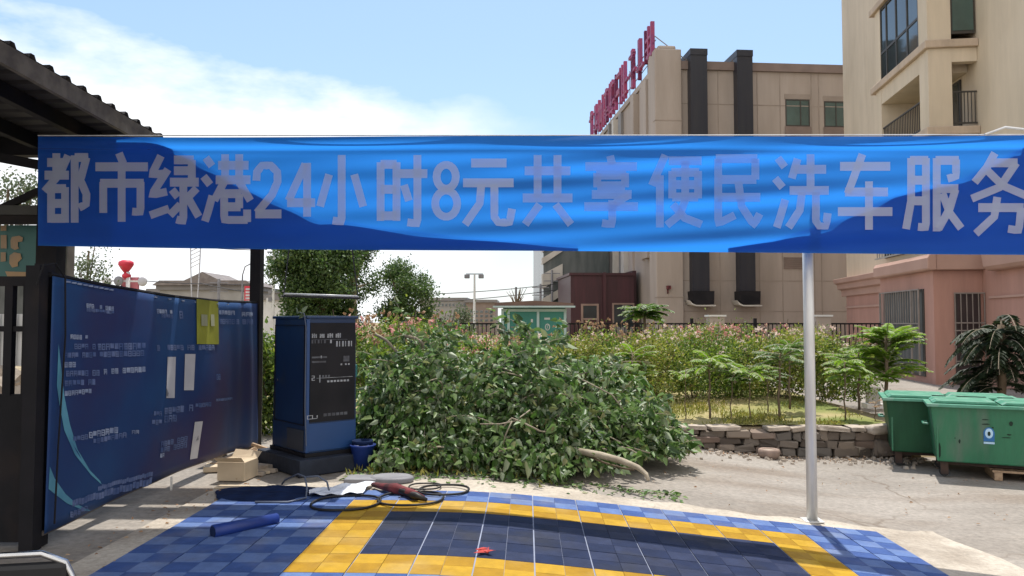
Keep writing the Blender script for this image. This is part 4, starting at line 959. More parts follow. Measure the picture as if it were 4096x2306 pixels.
blob_tree('leafy_bush', 'tall lit bush squeezed between notice board and kiosk', 263, 11.0, 0, ellblobs(.32, .75, .85, 14, .16, .3), 3400, L['shrub'], .07, .02, 1.4, None)
blob_tree('leafy_bush', 'dark bush with pale leaf tips behind the kiosk back', 300, 11.5, 0, ellblobs(.6, .6, .75, 14, .2, .35), 3400, L['tree'], .07, .02, 1.2, None)
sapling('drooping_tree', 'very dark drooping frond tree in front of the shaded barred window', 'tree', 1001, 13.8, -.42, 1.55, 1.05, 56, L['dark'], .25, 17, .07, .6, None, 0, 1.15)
# grass in the garden
gp = np.array([(rnd.uniform(1.6, 5.6), 12.0 + rnd.random() ** 1.4 * 3.2, 0) for k in range(9000)])
keep = np.array([math.sin(x * 2.1 + y) + math.sin(x * 4.3 - y * 3.1) + rnd.gauss(0, .9) > .1 + .35 * (x - 2.2) for x, y, z in gp]); gp = gp[keep]
gp[:, 2] = [.035 * math.sin(x * 1.7) * math.sin(y * 1.3) + .02 + .08 * sstep(13, 16, y) for x, y, z in gp]
o = leaf_mesh('grass', gp, rdir(len(gp), 1.4), rdir(len(gp)), nr.uniform(.04, .10, len(gp)), L['grass'], None, .16); tag(o, kind='stuff')

db = np.array([(rnd.uniform(1.2, 8.5), rnd.uniform(7.7, 11.7), 0) for k in range(150)] + [(rnd.uniform(2, 5.8), 11.75 - abs(rnd.gauss(0, .22)), 0) for k in range(420)] + [(rnd.uniform(-3.2, -2.7), rnd.uniform(5, 8), 0) for k in range(90)])
db[:, 2] = [H(a, b) + .006 for a, b in db[:, :2]]
o = leaf_mesh('dry_leaf_litter', db, rdir(len(db)) * np.array([1, 1, .3]), rdir(len(db), 2), nr.uniform(.012, .045, len(db)), L['dry'], None, .6); tag(o, kind='stuff')
gv = MB()
for k in range(260):
    x = rnd.uniform(1.6, 6); y = 11.7 - abs(rnd.gauss(0, .35)); r_ = rnd.uniform(.008, .03); z = H(x, y)
    gv.box(x - r_, x + r_, y - r_, y + r_, z - .01, z + r_, tw=r_ * .3, td=r_ * .35)
o = gv.build('gravel', M['stone2']); tag(o, kind='stuff')
# ------------------------------------------------------------------ dry stone wall
def stone(mb, cx, cy, cz, sx_, sy_, sz_, rot=0):
    Mx = Matrix.Translation((cx, cy, cz)) @ Euler((rnd.gauss(0, .05), rnd.gauss(0, .05), rot + rnd.gauss(0, .06))).to_matrix().to_4x4()
    bm = bmesh.new(); bmesh.ops.create_cube(bm, size=1)
    for v in bm.verts:
        c = v.co; v.co = Vector((c.x * sx_ * rnd.uniform(.84, 1.02), c.y * sy_ * rnd.uniform(.86, 1.02), c.z * sz_ * rnd.uniform(.80, 1.0)))
    bmesh.ops.bevel(bm, geom=bm.edges[:] + bm.verts[:], offset=min(sx_, sy_, sz_) * .13, segments=1, affect='EDGES')
    for v in bm.verts: v.co += Vector((rnd.gauss(0, .012), rnd.gauss(0, .012), rnd.gauss(0, .012))) * min(1, sz_ * 6)
    bm.verts.index_update()
    vs = [Mx @ v.co for v in bm.verts]; fs = [[v.index for v in f.verts] for f in bm.faces]; bm.free(); mb.add(vs, fs)
sw = thing('stone_wall', 'low rough dry stone wall holding up the garden', 'wall', (4, 11.8, 0))
mb = MB(); caps = MB()
x = 1.75
for row in range(4):
    x = 1.65 + .07 * row
    while x < 5.75:
        w = rnd.uniform(.13, .42) * (1.4 if row == 3 else 1); xx = x + w / 2; base = dip(xx) ; full = .02 - base
        h = full / 3.6
        if row == 3:
            if 3.0 < xx < 3.6 or rnd.random() < .12: x += w; continue
            stone(caps, xx, 11.84, base + full * .93, w * .98, .30, .07)
        else: stone(mb, xx, 11.86 + rnd.gauss(0, .02), base + h * (row + .5), w * 1.02, .28, h * 1.12)
        x += w
under(mb.build('stones', M['wall_stone'], None, False), sw); under(caps.build('cap_stones', M['stone2'], None, False), sw)
def loose(name, label, px, py, zz, w, d_, h, m, flat=False):
    p = G(px, py, zz); mb = MB(); stone(mb, 0, 0, h / 2, w, d_, h); o = mb.build(name, M[m], None, not flat); o.location = (p.x, p.y, zz - .01); tag(o, label, 'stone', 'loose stones by the wall'); return o
loose('stone', 'pale faceted stone lying in front of the wall beside the pole', 852, 455, -.42, .33, .25, .17, 'stone2')
loose('stone', 'flat boulder resting at the wall end next to the rear bin', 884, 457, -.43, .34, .25, .30, 'stone')
o = loose('stone', 'pinkish slab balanced on the wall top beside the bins', 882, 433, -.06, .42, .3, .16, 'stone2')
rp = G(769, 455, -.36)
rc = thing('clay_pot', 'squat round clay pot ring left on the concrete before the wall', 'pot', (rp.x, rp.y, dip(rp.x)))
MB().lathe([(.12, -.01), (.155, .05), (.15, .12), (.13, .13), (.10, .125), (.085, .06)], 22).build('ring', mat('clay', (.30, .22, .18), (.22, .16, .13), 8, .9), rc, True)
MB().lathe([(.0, .095), (.095, .10), (.10, .112)], 22).build('lid', M['stone2'], rc, True)

# ------------------------------------------------------------------ bins
def make_bin(label, px, py, zz, rz, w=1.55, bmat='bin'):
    p = G(px, py, zz); root = thing('waste_bin', label, 'bin', (p.x, p.y, zz), rz, 'green metal waste bins')
    d_ = .85; z0, z1 = .20, .95; t = .13
    b = MB(); b.box(0, w, 0, d_, z0, z1, tw=-.0, td=-.0)
    # taper: wider at the top
    vv = []
    for (x, y, z) in b.v:
        k = (z - z0) / (z1 - z0); vv.append((x + (-(t) if x == 0 else t) * (k - .5) * .55, y + (-(t) if y == 0 else t) * (k - .5) * .6, z))
    b.v = vv; b.build('body', M[bmat], root, bevel=.018)
    rim = MB(); e = .045; zt = z1
    ax, bx, ay, by = -.036 - e, w + .036 + e, -.04 - e, d_ + .04 + e
    rim.box(ax, bx, ay, ay + .075, zt - .028, zt + .012); rim.box(ax, bx, by - .075, by, zt - .028, zt + .012)
    rim.box(ax, ax + .075, ay + .077, by - .077, zt - .026, zt + .010); rim.box(bx - .075, bx, ay + .077, by - .077, zt - .026, zt + .010)
    rim.build('rim', M['bin_rim'], root, bevel=.006)
    for k in (0, 1):
        x0 = -.01 + k * (w / 2 + .01)
        l = MB(); l.prism([(x0, zt + .014), (x0 + w / 2 - .02, zt + .014), (x0 + w / 2 - .06, zt + .05), (x0 + .05, zt + .05)], .02, d_ - .02); l.build('lid', M['bin_rim'], root, bevel=.008)
    for sx_ in (.12, w - .12):
        for sy_ in (.12, d_ - .12):
            lg = MB().box(sx_ - .045, sx_ + .045, sy_ - .03, sy_ + .03, .035, z0 + .004).build('leg', M['bin_leg'], root)
            MB().lathe([(.06, -.02), (.065, 0), (.06, .02)], 14, Matrix.Translation((sx_, sy_, .065)) @ Matrix.Rotation(PI / 2, 4, 'X')).build('wheel', M['rubber'], lg)
    MB().box(.05, w - .05, .16, .22, z0 - .05, z0 - .002).build('skid', M['bin_leg'], root)
    for x0 in (.0,):
        sq = MB(); sq.box(.028, .05, -.012, .012, z0 + .02, z1 - .05); sq.box(w - .05, w - .028, -.012, .012, z0 + .02, z1 - .05); sq.build('edge_rib', M['bin'], root, bevel=.004)
    MB().tube([(-.04, d_ * .35, .66), (-.10, d_ * .38, .66), (-.10, d_ * .62, .66), (-.04, d_ * .65, .66)], .014, 8).build('handle', M['bin_rim'], root)
    return root
def bface(z): return -((z - .2) / .75 - .5) * .13 * .6 - .004
b1 = make_bin('weathered green metal waste bin with a blue round emblem, standing in front', 935, 477, -.43, R(-23), 1.55)
em = MB()
def disc(mb, cx, cz, rx, rz_, off, n=24, hole=None):
    V = []; 
    for i in range(n):
        a = 2 * PI * i / n; z = cz + rz_ * math.sin(a); V.append((cx + rx * math.cos(a), bface(z) - off, z))
    mb.add(V, [tuple(range(n))])
disc(em, .62, .60, .062, .082, .004); em.add([(.56, bface(.46) - .004, .50), (.68, bface(.46) - .004, .50), (.68, bface(.56) - .004, .58), (.56, bface(.56) - .004, .58)], [(0, 1, 2, 3)])
e1 = em.build('emblem', M['bin_blue'], b1)
em = MB(); disc(em, .62, .605, .044, .064, .0055); em.add([(.56, bface(.45) - .0045, .468), (.68, bface(.45) - .0045, .468), (.68, bface(.49) - .0045, .494), (.56, bface(.49) - .0045, .494)], [(0, 1, 2, 3)]); em.build('emblem_ring', M['bin_pale'], e1)
em = MB(); disc(em, .62, .60, .018, .03, .007, 10); em.build('emblem_centre', M['bin_dark'], e1)
sc = MB()
for x, z, w, h in [(.58, .78, .07, .012), (.58, .72, .09, .016), (.66, .68, .02, .02), (.86, .74, .035, .07), (.80, .56, .10, .012), (.84, .60, .05, .02), (.29, .48, .02, .05), (.24, .52, .012, .015), (1.02, .40, .012, .11), (1.13, .33, .015, .04), (1.18, .34, .03, .04), (1.45, .42, .03, .13), (.06, .35, .025, .2), (.2, .95, .05, .02)]:
    k = 7; V = []
    for i in range(k):
        a = 2 * PI * i / k + .3; r_ = rnd.uniform(.35, .6); zz = z + h * r_ * math.sin(a) * 1.2; V.append((x + w * r_ * math.cos(a) * 1.2, bface(zz) - .003, zz))
    sc.add(V, [tuple(range(k))])
sc.build('scuff_mark', M['bin_dark'], b1)
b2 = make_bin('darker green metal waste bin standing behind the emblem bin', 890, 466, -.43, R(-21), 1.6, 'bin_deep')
pl = MB()
pr_ = G(1010, 486, -.43)
pk = thing('timber_pallet', 'weathered timber pallet lying under the emblem bin', 'pallet', (pr_.x, pr_.y + .35, -.43), R(-20))
for i in range(4): pl.box(.0 + 0, 1.0, .16 * i, .16 * i + .11, .10, .125)
pl.build('deck_board', M['wood'], pk); q = MB()
for x in (0.02, .45, .88): q.box(x, x + .09, 0, .6, 0, .098)
q.build('bearer', M['wood'], pk)

# ------------------------------------------------------------------ things on the mat and beside it
def hz(x, y): return H(x, y) + .02
def loop(label, px, py, r_, w=.011, gap=0, zz=0.0):
    c = G(px, py, zz); rt = thing('cable_loop', label, 'cable', (c.x, c.y, zz), 0, 'black cables on the mat')
    pts = []
    for i in range(40):
        a = 2 * PI * i / 39 * (1 - gap) + .6; rr = r_ * (1 + .05 * math.sin(2 * a)); x = rr * math.cos(a); y = rr * math.sin(a); pts.append((x, y, hz(c.x + x, c.y + y) - zz + w + .003 * math.sin(3 * a)))
    MB().tube(pts, w, 7).build('cable', M['rubber'], rt, True); return rt
loop('black cable loop crossing the blue border and the yellow corner', 346, 506, .29)
loop('black cable loop lying on the far yellow band', 411, 501.5, .285, gap=.06)
loop('smaller black cable loop on the outer pale tiles', 444, 492.6, .23)
loop('thin inner black cable coil inside the outer loop', 425, 489, .15, .008)
rg = thing('rag_bundle', 'dark red twisted rag bundle between the cable loops', 'rag', G(400, 491, 0))
rpts = [(373, 484.5, .04), (385, 487, .06), (396, 488.5, .07), (404, 491, .05), (413, 494, .06), (424, 498, .03)]
under(MB().tube([G(a, b, z) for a, b, z in rpts], [.022, .035, .05, .042, .04, .02], 7).build('twist', M['rag'], None, True), rg)
under(MB().tube([G(a + 3, b + 2, z) for a, b, z in rpts[2:]], [.02, .03, .035, .015], 6).build('dark_end', M['rubber'], None, True), rg)
lid = thing('plastic_cover', 'grey rounded plastic cover lying at the corner of the mat', 'lid', G(392, 482, .0))
q = MB(); q.lathe([(.20, .0), (.22, .015), (.22, .05), (.19, .065)], 26, Matrix.Diagonal((1, .7, 1, 1))); q.box(-.46, -.1, -.12, .12, .004, .05); q.build('shell', M['grey_lid'], lid, bevel=.01)
sh = thing('white_sheet', 'crumpled white sheet lying on the mat in front of the kiosk', 'sheet', G(340, 493, 0))
cc = sh.location.copy()
def shf(u, v):
    a = G(309 + 52 * u + 14 * (1 - v) * u, 500 - 13 * (1 - v) * (.4 + .6 * u) - 1.5 * u, 0); return (a.x, a.y, hz(a.x, a.y) + .012 + .02 * math.sin(u * 9 + v * 4) ** 2 + .015 * math.sin(v * 8 + u * 3) ** 2)
under(grid_obj('sheet', shf, [i / 14 for i in range(15)], [i / 8 for i in range(9)], M['paper']), sh)
tp = thing('blue_tarp', 'dark blue tarp rumpled around the foot of the kiosk', 'tarp', G(268, 494, 0))
def tpf(u, v):
    th = 2 * PI * u; rr = v * (1 + .08 * math.sin(3 * th) + .05 * math.sin(5 * th + 1))
    a = G(269, 495, 0); x = a.x + .52 * rr * math.cos(th); y = a.y + .36 * rr * math.sin(th)
    return (x, y, .014 + (1 - v ** 4) * (.014 + .014 * math.sin(x * 13 + y * 7) ** 2 + .01 * math.sin(y * 21 + x * 5) ** 2))
under(grid_obj('tarp', tpf, [i / 40 for i in range(41)], [i / 14 for i in range(15)], M['tarp_blue']), tp)
gh = thing('grey_hose', 'thin grey hose arching over the kiosk plinth onto the mat', 'hose', G(270, 497, 0))
under(MB().tube([G(236, 496, .03), P(238, 474, 7.4), G(255, 502, .03), G(288, 502, .03), G(306, 498, .03), P(307, 488, 7.0), P(305, 477, 7.05), P(298, 474, 7.2), P(285, 480, 7.3), P(282, 484, 7.35)][2:], .009, 6).build('hose', M['grey_hose'], None, True), gh)
under(MB().tube([P(305, 477, 7.05), P(318, 476, 7.1), P(327, 482, 7.1), P(329, 490, 7.0)], .009, 6).build('hose', M['grey_hose'], None, True), gh)
a = G(213, 532, .05); b = G(277, 518.5, .05)
ft = thing('foam_tube', 'blue foam tube with a dark open end lying on the shaded border', 'tube', (a + b) / 2)
under(MB().tube([a, a.lerp(b, .5), b], [.052, .048, .042], 14).build('tube', M['tube_blue'], None, True), ft)
dd = (b - a).normalized()
under(MB().tube([a - dd * .004, a - dd * .001], .042, 14).build('open_end', M['tarp_blue'], None), ft)
rr = G(484, 562, -.06)
lfm = MB(); 
for i in range(7): 
    q = [Vector((rnd.gauss(0, .05), rnd.gauss(0, .03), rnd.uniform(.005, .03))) for _ in range(4)]; lfm.add(q, [(0, 1, 2), (0, 2, 3)])
o = lfm.build('red_scrap', mat('scrap_red', (.40, .03, .02), None, 8, .7), None); o.location = (rr.x, rr.y, H(rr.x, rr.y) + .018); tag(o, 'small crumpled red scrap lying on the near yellow band', 'scrap')

def card(label, px, py, w, d_, h, rz, name='cardboard_box', Yo=0):
    p = G(px, py, 0); rt = thing(name, label, 'box', (p.x, p.y + Yo, 0), rz, 'cardboard by the notice board')
    MB().box(0, w, 0, d_, .002, h).build('carton', M['card'], rt, bevel=.004)
    fl = MB(); fl.add([(0, 0, h + .001), (w, 0, h + .001), (w, -d_ * .25, h + .06), (0, -d_ * .25, h + .05)], [(0, 1, 2, 3)]); fl.add([(0, d_, h + .001), (w, d_, h + .001), (w, d_ * 1.3, h + .05), (0, d_ * 1.28, h + .07)], [(0, 1, 2, 3)])
    if h > .1: fl.build('flap', M['card'], rt)
    return rt
card('upright cardboard box standing below the far end of the notice board', 217, 481, .29, .3, .19, R(-6))
card('flat cardboard lying against the kiosk plinth', 236, 476, .34, .36, .03, R(20))
card('flattened cardboard sheet on the ground in front of the box', 214, 489, .30, .13, .015, R(-4))
card('crushed cardboard piece half under the notice board', 203, 473, .22, .3, .06, R(15))
card('pale cardboard slab on the rubble behind the boxes', 240, 464, .4, .3, .08, R(10))
wd = thing('timber_offcuts', 'crossed timber offcuts leaning behind the cardboard boxes', 'timber', G(260, 462, 0))
for a, b in (((252, 444, 8.9), (267, 449, 8.9)), ((255, 448, 8.95), (255, 462, 8.85)), ((263, 449, 8.95), (263, 463, 8.85)), ((252, 452, 8.9), (266, 452, 8.9)), ((250, 460, 8.7), (268, 456, 8.8))):
    under(MB().beam(P(*a), P(*b), .045, .03).build('batten', M['wood'], None), wd)
stn = MB()
for i in range(40):
    p = G(rnd.uniform(205, 268), rnd.uniform(460, 482), 0); r_ = rnd.uniform(.03, .09); stone(stn, p.x, p.y + .3, r_ * .4, r_ * 2, r_ * 1.6, r_)
o = stn.build('stone_rubble', M['stone2'], None); tag(o, kind='stuff')
# chair in the near corner
chp = Vector((-1.93, 2.85, 0))
ch = thing('folding_chair', 'black padded chair with a chrome tube back, cut by the picture corner', 'chair', chp, R(12))
MB().tube([(-.24, 0, .10), (-.24, 0, .62), (-.20, 0, .70), (-.12, 0, .735), (.12, 0, .735), (.20, 0, .70), (.24, 0, .62), (.24, 0, .10)], .013, 8).build('back_frame', M['chrome'], ch, True)
MB().box(-.215, .215, -.02, .02, .44, .705).build('backrest', M['black'], ch, bevel=.02)
MB().box(-.22, .22, .03, .45, .40, .45).build('seat', M['black'], ch, bevel=.02)
for x in (-.22, .22):
    MB().tube([(x, .03, .40), (x, .44, .0)], .012, 8).build('leg', M['chrome'], ch); MB().tube([(x, .42, .40), (x, .06, .0)], .012, 8).build('leg', M['chrome'], ch)

# ------------------------------------------------------------------ fence and pillars
fy = 30.0
fx0 = P(440, 330, fy).x; fx1 = P(846, 330, fy).x
fn = thing('railing_fence', 'black metal railing running behind the flower bed', 'fence', (0, fy, 0))
xs_ = []; x = fx0; k = 0
while x < fx1:
    w = 2.45; pn = MB(); n = 15
    for i in range(n): pn.box(x + w * i / n, x + w * i / n + .035, -.015, .015, .25, 1.5)
    pn.build('picket_panel', M['dark_steel'], fn)
    MB().box(x, x + w, -.025, .025, 1.5, 1.56).build('top_rail', M['dark_steel'], fn); MB().box(x, x + w, -.02, .02, .2, .25).build('bottom_rail', M['dark_steel'], fn)
    MB().box(x - .06, x + .05, -.06, .06, 0, 1.74).build('fence_post', M['dark_steel'], fn); x += w
for px, lb in ((715.5, 'grey gate pillar with a pale cap standing in the railing'), (821, 'second grey gate pillar with a pale cap beside the steel pole')):
    p = P(px, 330, 29.8); g = thing('gate_pillar', lb, 'pillar', (p.x, 29.8, 0), 0, 'pillars in the railing')
    MB().box(-.28, .28, -.28, .28, 0, 1.80).build('shaft', M['hotel'], g); MB().box(-.34, .34, -.34, .34, 1.803, 1.87).build('cap', M['white_far'], g)

# ------------------------------------------------------------------ hotel
hc = P(660, 320, 45.0)
ho = thing('hotel_building', 'beige panel clad hotel with dark ducts and red rooftop letters', 'building', (hc.x, 45.0, 0), R(5.6))
HT = 16.55
MB().box(0, 24, 0, 34, -.5, HT).build('wall', M['hotel'], ho)
MB().box(1.36, 24.1, -.14, .3, HT + .003, HT + .5).build('coping', M['hotel_trim'], ho)
MB().box(-.12, .3, 1.36, 34, HT + .003, HT + .35).build('coping', M['hotel'], ho)
MB().box(-.25, 1.35, -.25, 1.35, -.5, 17.7).build('corner_pier', M['hotel'], ho, bevel=.05)
MB().box(-.0, 1.1, -.05, 1.1, 17.703, 18.0).build('pier_cap', M['hotel'], ho, bevel=.12)
seams = MB()
for z in (2.2, 4.0, 6.1, 8.2, 10.3, 12.4, 14.5): seams.box(1.36, 24, -.012, .0, z, z + .05)
for x in (3.6, 6.0, 7.4, 9.35, 9.8, 11.6, 13.0, 14.6): seams.box(x, x + .05, -.014, .0, .0, HT)
seams.build('panel_seam', M['hotel_seam'], ho)
sm2 = MB()
for z in (3, 7.5, 10.2, 13.4): sm2.box(-.262, 1.362, -.262, .2, z, z + .06)
sm2.build('panel_seam', M['hotel_seam'], ho)
for x0, x1 in ((1.78, 2.78), (4.58, 5.52)):
    dct = MB().box(x0, x1, -.62, .02, 3.4, 17.25).build('duct', M['duct'], ho)
    MB().prism([(x0 - .02, 17.25), (x1 + .02, 17.25), (x1 + .02, 17.62), (x0 - .02, 17.62)], -.66, 1.6).build('duct_head', M['duct'], dct)
    MB().prism([(x0 - .12, 3.38), (x1 + .18, 3.38), (x1 + .15, 2.62), (x0 + .06, 2.62), (x0 - .1, 2.85)], -.9, -.02).build('duct_foot', M['kiosk_black'], dct)
    MB().prism([(x0 - .3, 2.85), (x0 - .18, 2.6), (x0 + .1, 2.5), (x1 + .25, 2.5), (x1 + .25, 2.58), (x0 + .1, 2.58), (x0 - .1, 2.66)], -.92, -.02).build('duct_sill', M['hotel_light'], dct)
def hwin(x0, x1, z0, z1, split):
    fr = MB(); fr.box(x0, x1, -.03, .01, z0, z0 + .07); fr.box(x0, x1, -.03, .01, z1 - .07, z1)
    for x in (x0, split, x1 - .06): fr.box(x, x + .06, -.032, .012, z0 + .07, z1 - .07)
    f = fr.build('window', M['frame_dark'], ho)
    MB().box(x0 + .03, x1 - .03, -.008, .004, z0 + .03, z1 - .03).build('pane', M['glass_green'], f)
    MB().box(x0 - .05, x1 + .05, -.06, -.002, z0 - .62, z0 - .02).build('sill_panel', M['hotel_trim'], f)
    MB().box(x0 - .05, x1 + .05, -.02, -.002, z1 + .02, z1 + .32).build('head_panel', M['hotel_seam'], f)
for fl in (0, 1, 2):
    z = 13.3 - 4.0 * fl
    if z < 8: break
    hwin(7.75, 9.25, z, z + 1.62, 8.65); hwin(10.15, 11.7, z, z + 1.55, 10.85); hwin(12.6, 14.2, z, z + 1.6, 13.4)
lv = MB(); 
for i in range(6): lv.box(7.5, 9.2, -.05, -.001, 4.75 + .12 * i, 4.83 + .12 * i)
lv.build('louvre', M['hotel_trim'], ho)
cam_ = MB(); cam_.box(.32, .52, -.55, -.26, 3.5, 3.7); cam_.box(.36, .42, -.34, -.26, 3.25, 3.5)
cam_.build('alarm_box', M['rag'], ho)
# street front with fins, grey panels and window slots
fin = MB(); fin2 = MB(); fin3 = MB()
y = 1.6; i = 0
while y < 33:
    w = rnd.choice([.35, .6, .9, 1.2]); tgt = (fin, fin2, fin3)[rnd.choice([0, 1, 0, 2, 1])]
    z1 = rnd.choice([12.2, HT - .1, HT - .1, 14.0]); z0 = 4.4 if y > 5 else rnd.choice([5.5, 7.0])
    dpt = rnd.uniform(.12, .5); MB().box(-dpt, -.004, y, y + w, z0, z1).build('facade_fin', (M['hotel'], M['hotel_light'], M['hotel_grey'])[(fin, fin2, fin3).index(tgt)], ho); y += w + rnd.choice([.3, .6, .9])
for yy_, z0, z1 in ((2.2, 6.2, 8.6), (3.6, 10.4, 12.6), (5.2, 10.4, 12.8), (7.4, 10.2, 12.6)):
    f = MB().box(-.04, .003, yy_, yy_ + .9, z0, z1).build('window', M['frame_dark'], ho)
    MB().box(-.05, -.041, yy_ + .08, yy_ + .82, z0 + .1, z1 - .1).build('pane', M['glass'], f)
# porch
po = MB().box(-4.6, -.52, 4.2, 10, -.3, 4.55).build('porch', M['maroon'], ho)
MB().box(-.52, -.27, 4.6, 10, -.3, 4.9).build('porch_return', M['maroon'], ho)
MB().box(-2.55, -2.35, 4.0, 4.198, -.3, 4.75).build('porch_pilaster', M['maroon'], po); MB().box(-4.7, -.5, 4.1, 10.1, 4.555, 4.72).build('porch_coping', M['maroon'], po)
dr_ = MB()
for a in ((-3.95, -3.82, -.3, 2.75), (-2.95, -2.82, -.3, 2.75)): dr_.box(a[0], a[1], 4.08, 4.198, a[2], a[3])
dr_.box(-3.82, -2.95, 4.08, 4.198, 2.63, 2.75); dr_.box(-3.82, -2.95, 4.08, 4.198, 1.72, 1.84)
df = dr_.build('door_frame', M['maroon_frame'], po)
MB().box(-3.82, -2.95, 4.12, 4.198, 1.84, 2.63).build('transom_pane', M['glass'], df); MB().box(-3.82, -2.95, 4.14, 4.198, -.3, 1.72).build('door', M['maroon'], df)
MB().box(-3.55, -3.2, 4.12, 4.139, 1.15, 1.33).build('door_plate', M['plaque'], df)
w = MB(); w.box(-1.95, -1.85, 4.06, 4.198, -.3, 2.8); w.box(-.62, -.54, 4.06, 4.198, -.3, 2.8); w.box(-1.85, -.62, 4.06, 4.198, 2.7, 2.8); wf_ = w.build('porch_window', M['maroon_frame'], po)
MB().box(-1.85, -.62, 4.12, 4.198, 1.3, 2.7).build('pane', M['glass'], wf_); MB().box(-1.85, -.62, 4.10, 4.198, -.3, 1.28).build('lower_panel', M['hotel_grey'], wf_)
# far glazed wing with slanted bands
fw = MB().box(-5.4, -.52, 12, 19, -.5, 13.2).build('glazed_wing', mat('wing_glass', (.06, .075, .075), (.11, .12, .12), .5, .25, stretch=(3, 3, .6)), ho)
for z0, z1 in ((4.0, 5.1), (5.8, 6.3), (6.7, 7.0), (2.6, 3.3)):
    MB().prism([(-5.5, z0), (-4.0, z0 + 1.0), (-4.0, z0 + 1.0 + (z1 - z0) * .8), (-5.5, z1)], 11.85, 12.5).build('slanted_band', M['hotel_light'], fw)
wb = MB()
for i in range(5):
    for j in range(4): wb.box(-5.0 + .28 * j, -4.78 + .28 * j, 11.9, 11.99, 7.0 + .55 * i + .16 * j, 7.42 + .55 * i + .16 * j)
wb.build('white_panel', M['white_far'], fw)

# rooftop letters
rl = thing('rooftop_letters', 'row of tall red rooftop letters seen edge on along the hotel front', 'sign', (hc.x, 45.0, HT), R(5.6))
for i in range(10):
    y0 = .4 + 2.15 * i; y1 = y0 + 1.7; b = MB(); zb = .5; ht = 2.6
    if i == 0: zb = .45
    for k in range(rnd.choice([3, 4])):
        yy_ = y0 + (y1 - y0 - .2) * rnd.choice([0, .33, .5, .66, 1]); b.box(-.30, -.06, yy_, yy_ + .2, zb + ht * rnd.choice([0, .0, .2]), zb + ht * rnd.choice([.8, 1, 1]))
    for k in range(rnd.choice([3, 4])):
        zz = zb + ht * rnd.uniform(.05, .9); b.box(-.28, -.08, y0 + (0 if k % 2 else .3), y1 - (0 if k % 3 else .4), zz, zz + .2)
    b.build('letter', M['sign_red'], rl, bevel=.02)
fr = MB()
for i in range(14): fr.tube([(-.03, .6 + 1.6 * i, .3), (-.03, .6 + 1.6 * i, 2.2)], .03, 5)
fr.tube([(0, .4, 1.0), (0, 22, 1.0)], .03, 5); fr.tube([(0, .4, 1.9), (0, 22, 1.9)], .03, 5)
fr.tube([(-.1, .3, 2.1), (1.3, .1, .95), (2.6, .3, .1)], .035, 5); fr.tube([(-.1, .3, 1.35), (.9, .2, 1.3)], .03, 5)
fr.build('support_frame', M['hotel_grey'], rl)

# ------------------------------------------------------------------ apartment block
ab = thing('apartment_block', 'beige apartment block with a pink ground floor, balconies and barred windows', 'building', (14.94, 25.4, -.45), R(-6.16))
ZB = .45                               # local z = world z + .45
def ap(name, x0, x1, y0, y1, z0, z1, m, parent=ab, bevel=0): return MB().box(x0, x1, y0, y1, z0 + ZB, z1 + ZB).build(name, m, parent, bevel=bevel)
ap('wall', 0, 14, -18, 14.6, 3.82, 24, M['beige']); ap('ground_floor_wall', -.03, 13.97, -18, 14.63, -.6, 3.82 - .004, M['pink'])
bw, by = -1.55, 5.0
# bay: ground floor and first floor solid, then open balcony, then glazed balcony
ap('bay_base', bw, -.035, 0, by, -.6, 3.30, M['pink'])
ap('bay_storey', bw + .03, -.005, .03, by - .03, 3.84, 7.78, M['beige'])
for z in (7.8, 10.72, 13.9): ap('bay_ledge', bw - .12, -.005, -.12, by + .35, z, z + .27, M['beige_trim'], bevel=.03)
for (z0, z1) in ((8.073, 10.717), (10.993, 13.897)):
    ap('bay_post', bw, bw + .74, 0, .74, z0, z1, M['beige']); ap('bay_post', bw, -.005, by - .55, by, z0, z1, M['beige'])
ap('bay_lintel', bw + .01, -.01, .744, by - .553, 10.1, 10.716, M['beige'])
ap('bay_lintel', bw + .742, -.012, .01, .3, 10.25, 10.716, M['beige'])
def rail(x0, x1, y0, y1, z0, z1, n):
    r_ = MB(); a = Vector((x0, y0, 0)); b = Vector((x1, y1, 0))
    for z in (z0, z1): r_.beam(a + Vector((0, 0, z + ZB)), b + Vector((0, 0, z + ZB)), .05, .05)
    for i in range(n): q = a.lerp(b, (i + .5) / n); r_.beam(q + Vector((0, 0, z0 + ZB + .026)), q + Vector((0, 0, z1 + ZB - .026)), .025, .025)
    return r_.build('balcony_railing', M['frame_dark'], ab)
rail(bw + .06, bw + .06, .75, by - .56, 8.2, 9.15, 24); rail(bw + .75, -.02, .08, .08, 8.2, 9.25, 7)
bd = ap('balcony_door', -.06, -.006, 1.2, 3.4, 8.1, 10.0, M['frame_dark']); MB().box(-.075, -.061, 1.3, 3.3, 8.2 + ZB, 9.9 + ZB).build('pane', M['glass'], bd)
# glazed balcony above
gz = MB(); x = bw + .05
for y in (.75, 1.75, 2.8, 3.8, by - .6): gz.box(x - .04, x + .04, y, y + .08, 11.0 + ZB, 13.9 + ZB)
for z in (11.0, 12.05, 13.8): gz.box(x - .035, x + .035, .75, by - .56, z + ZB, z + .09 + ZB)
gf = gz.build('glazed_balcony', M['frame_dark'], ab); MB().box(x - .01, x + .01, .78, by - .6, 11.05 + ZB, 13.85 + ZB).build('pane', M['glass'], gf)
gf = ap('window', bw + .75, -.05, .02, .09, 11.2, 13.85, M['frame_dark']); MB().box(bw + .80, -.10, .0, .018, 11.3 + ZB, 13.8 + ZB).build('pane', M['glass_green'], gf)
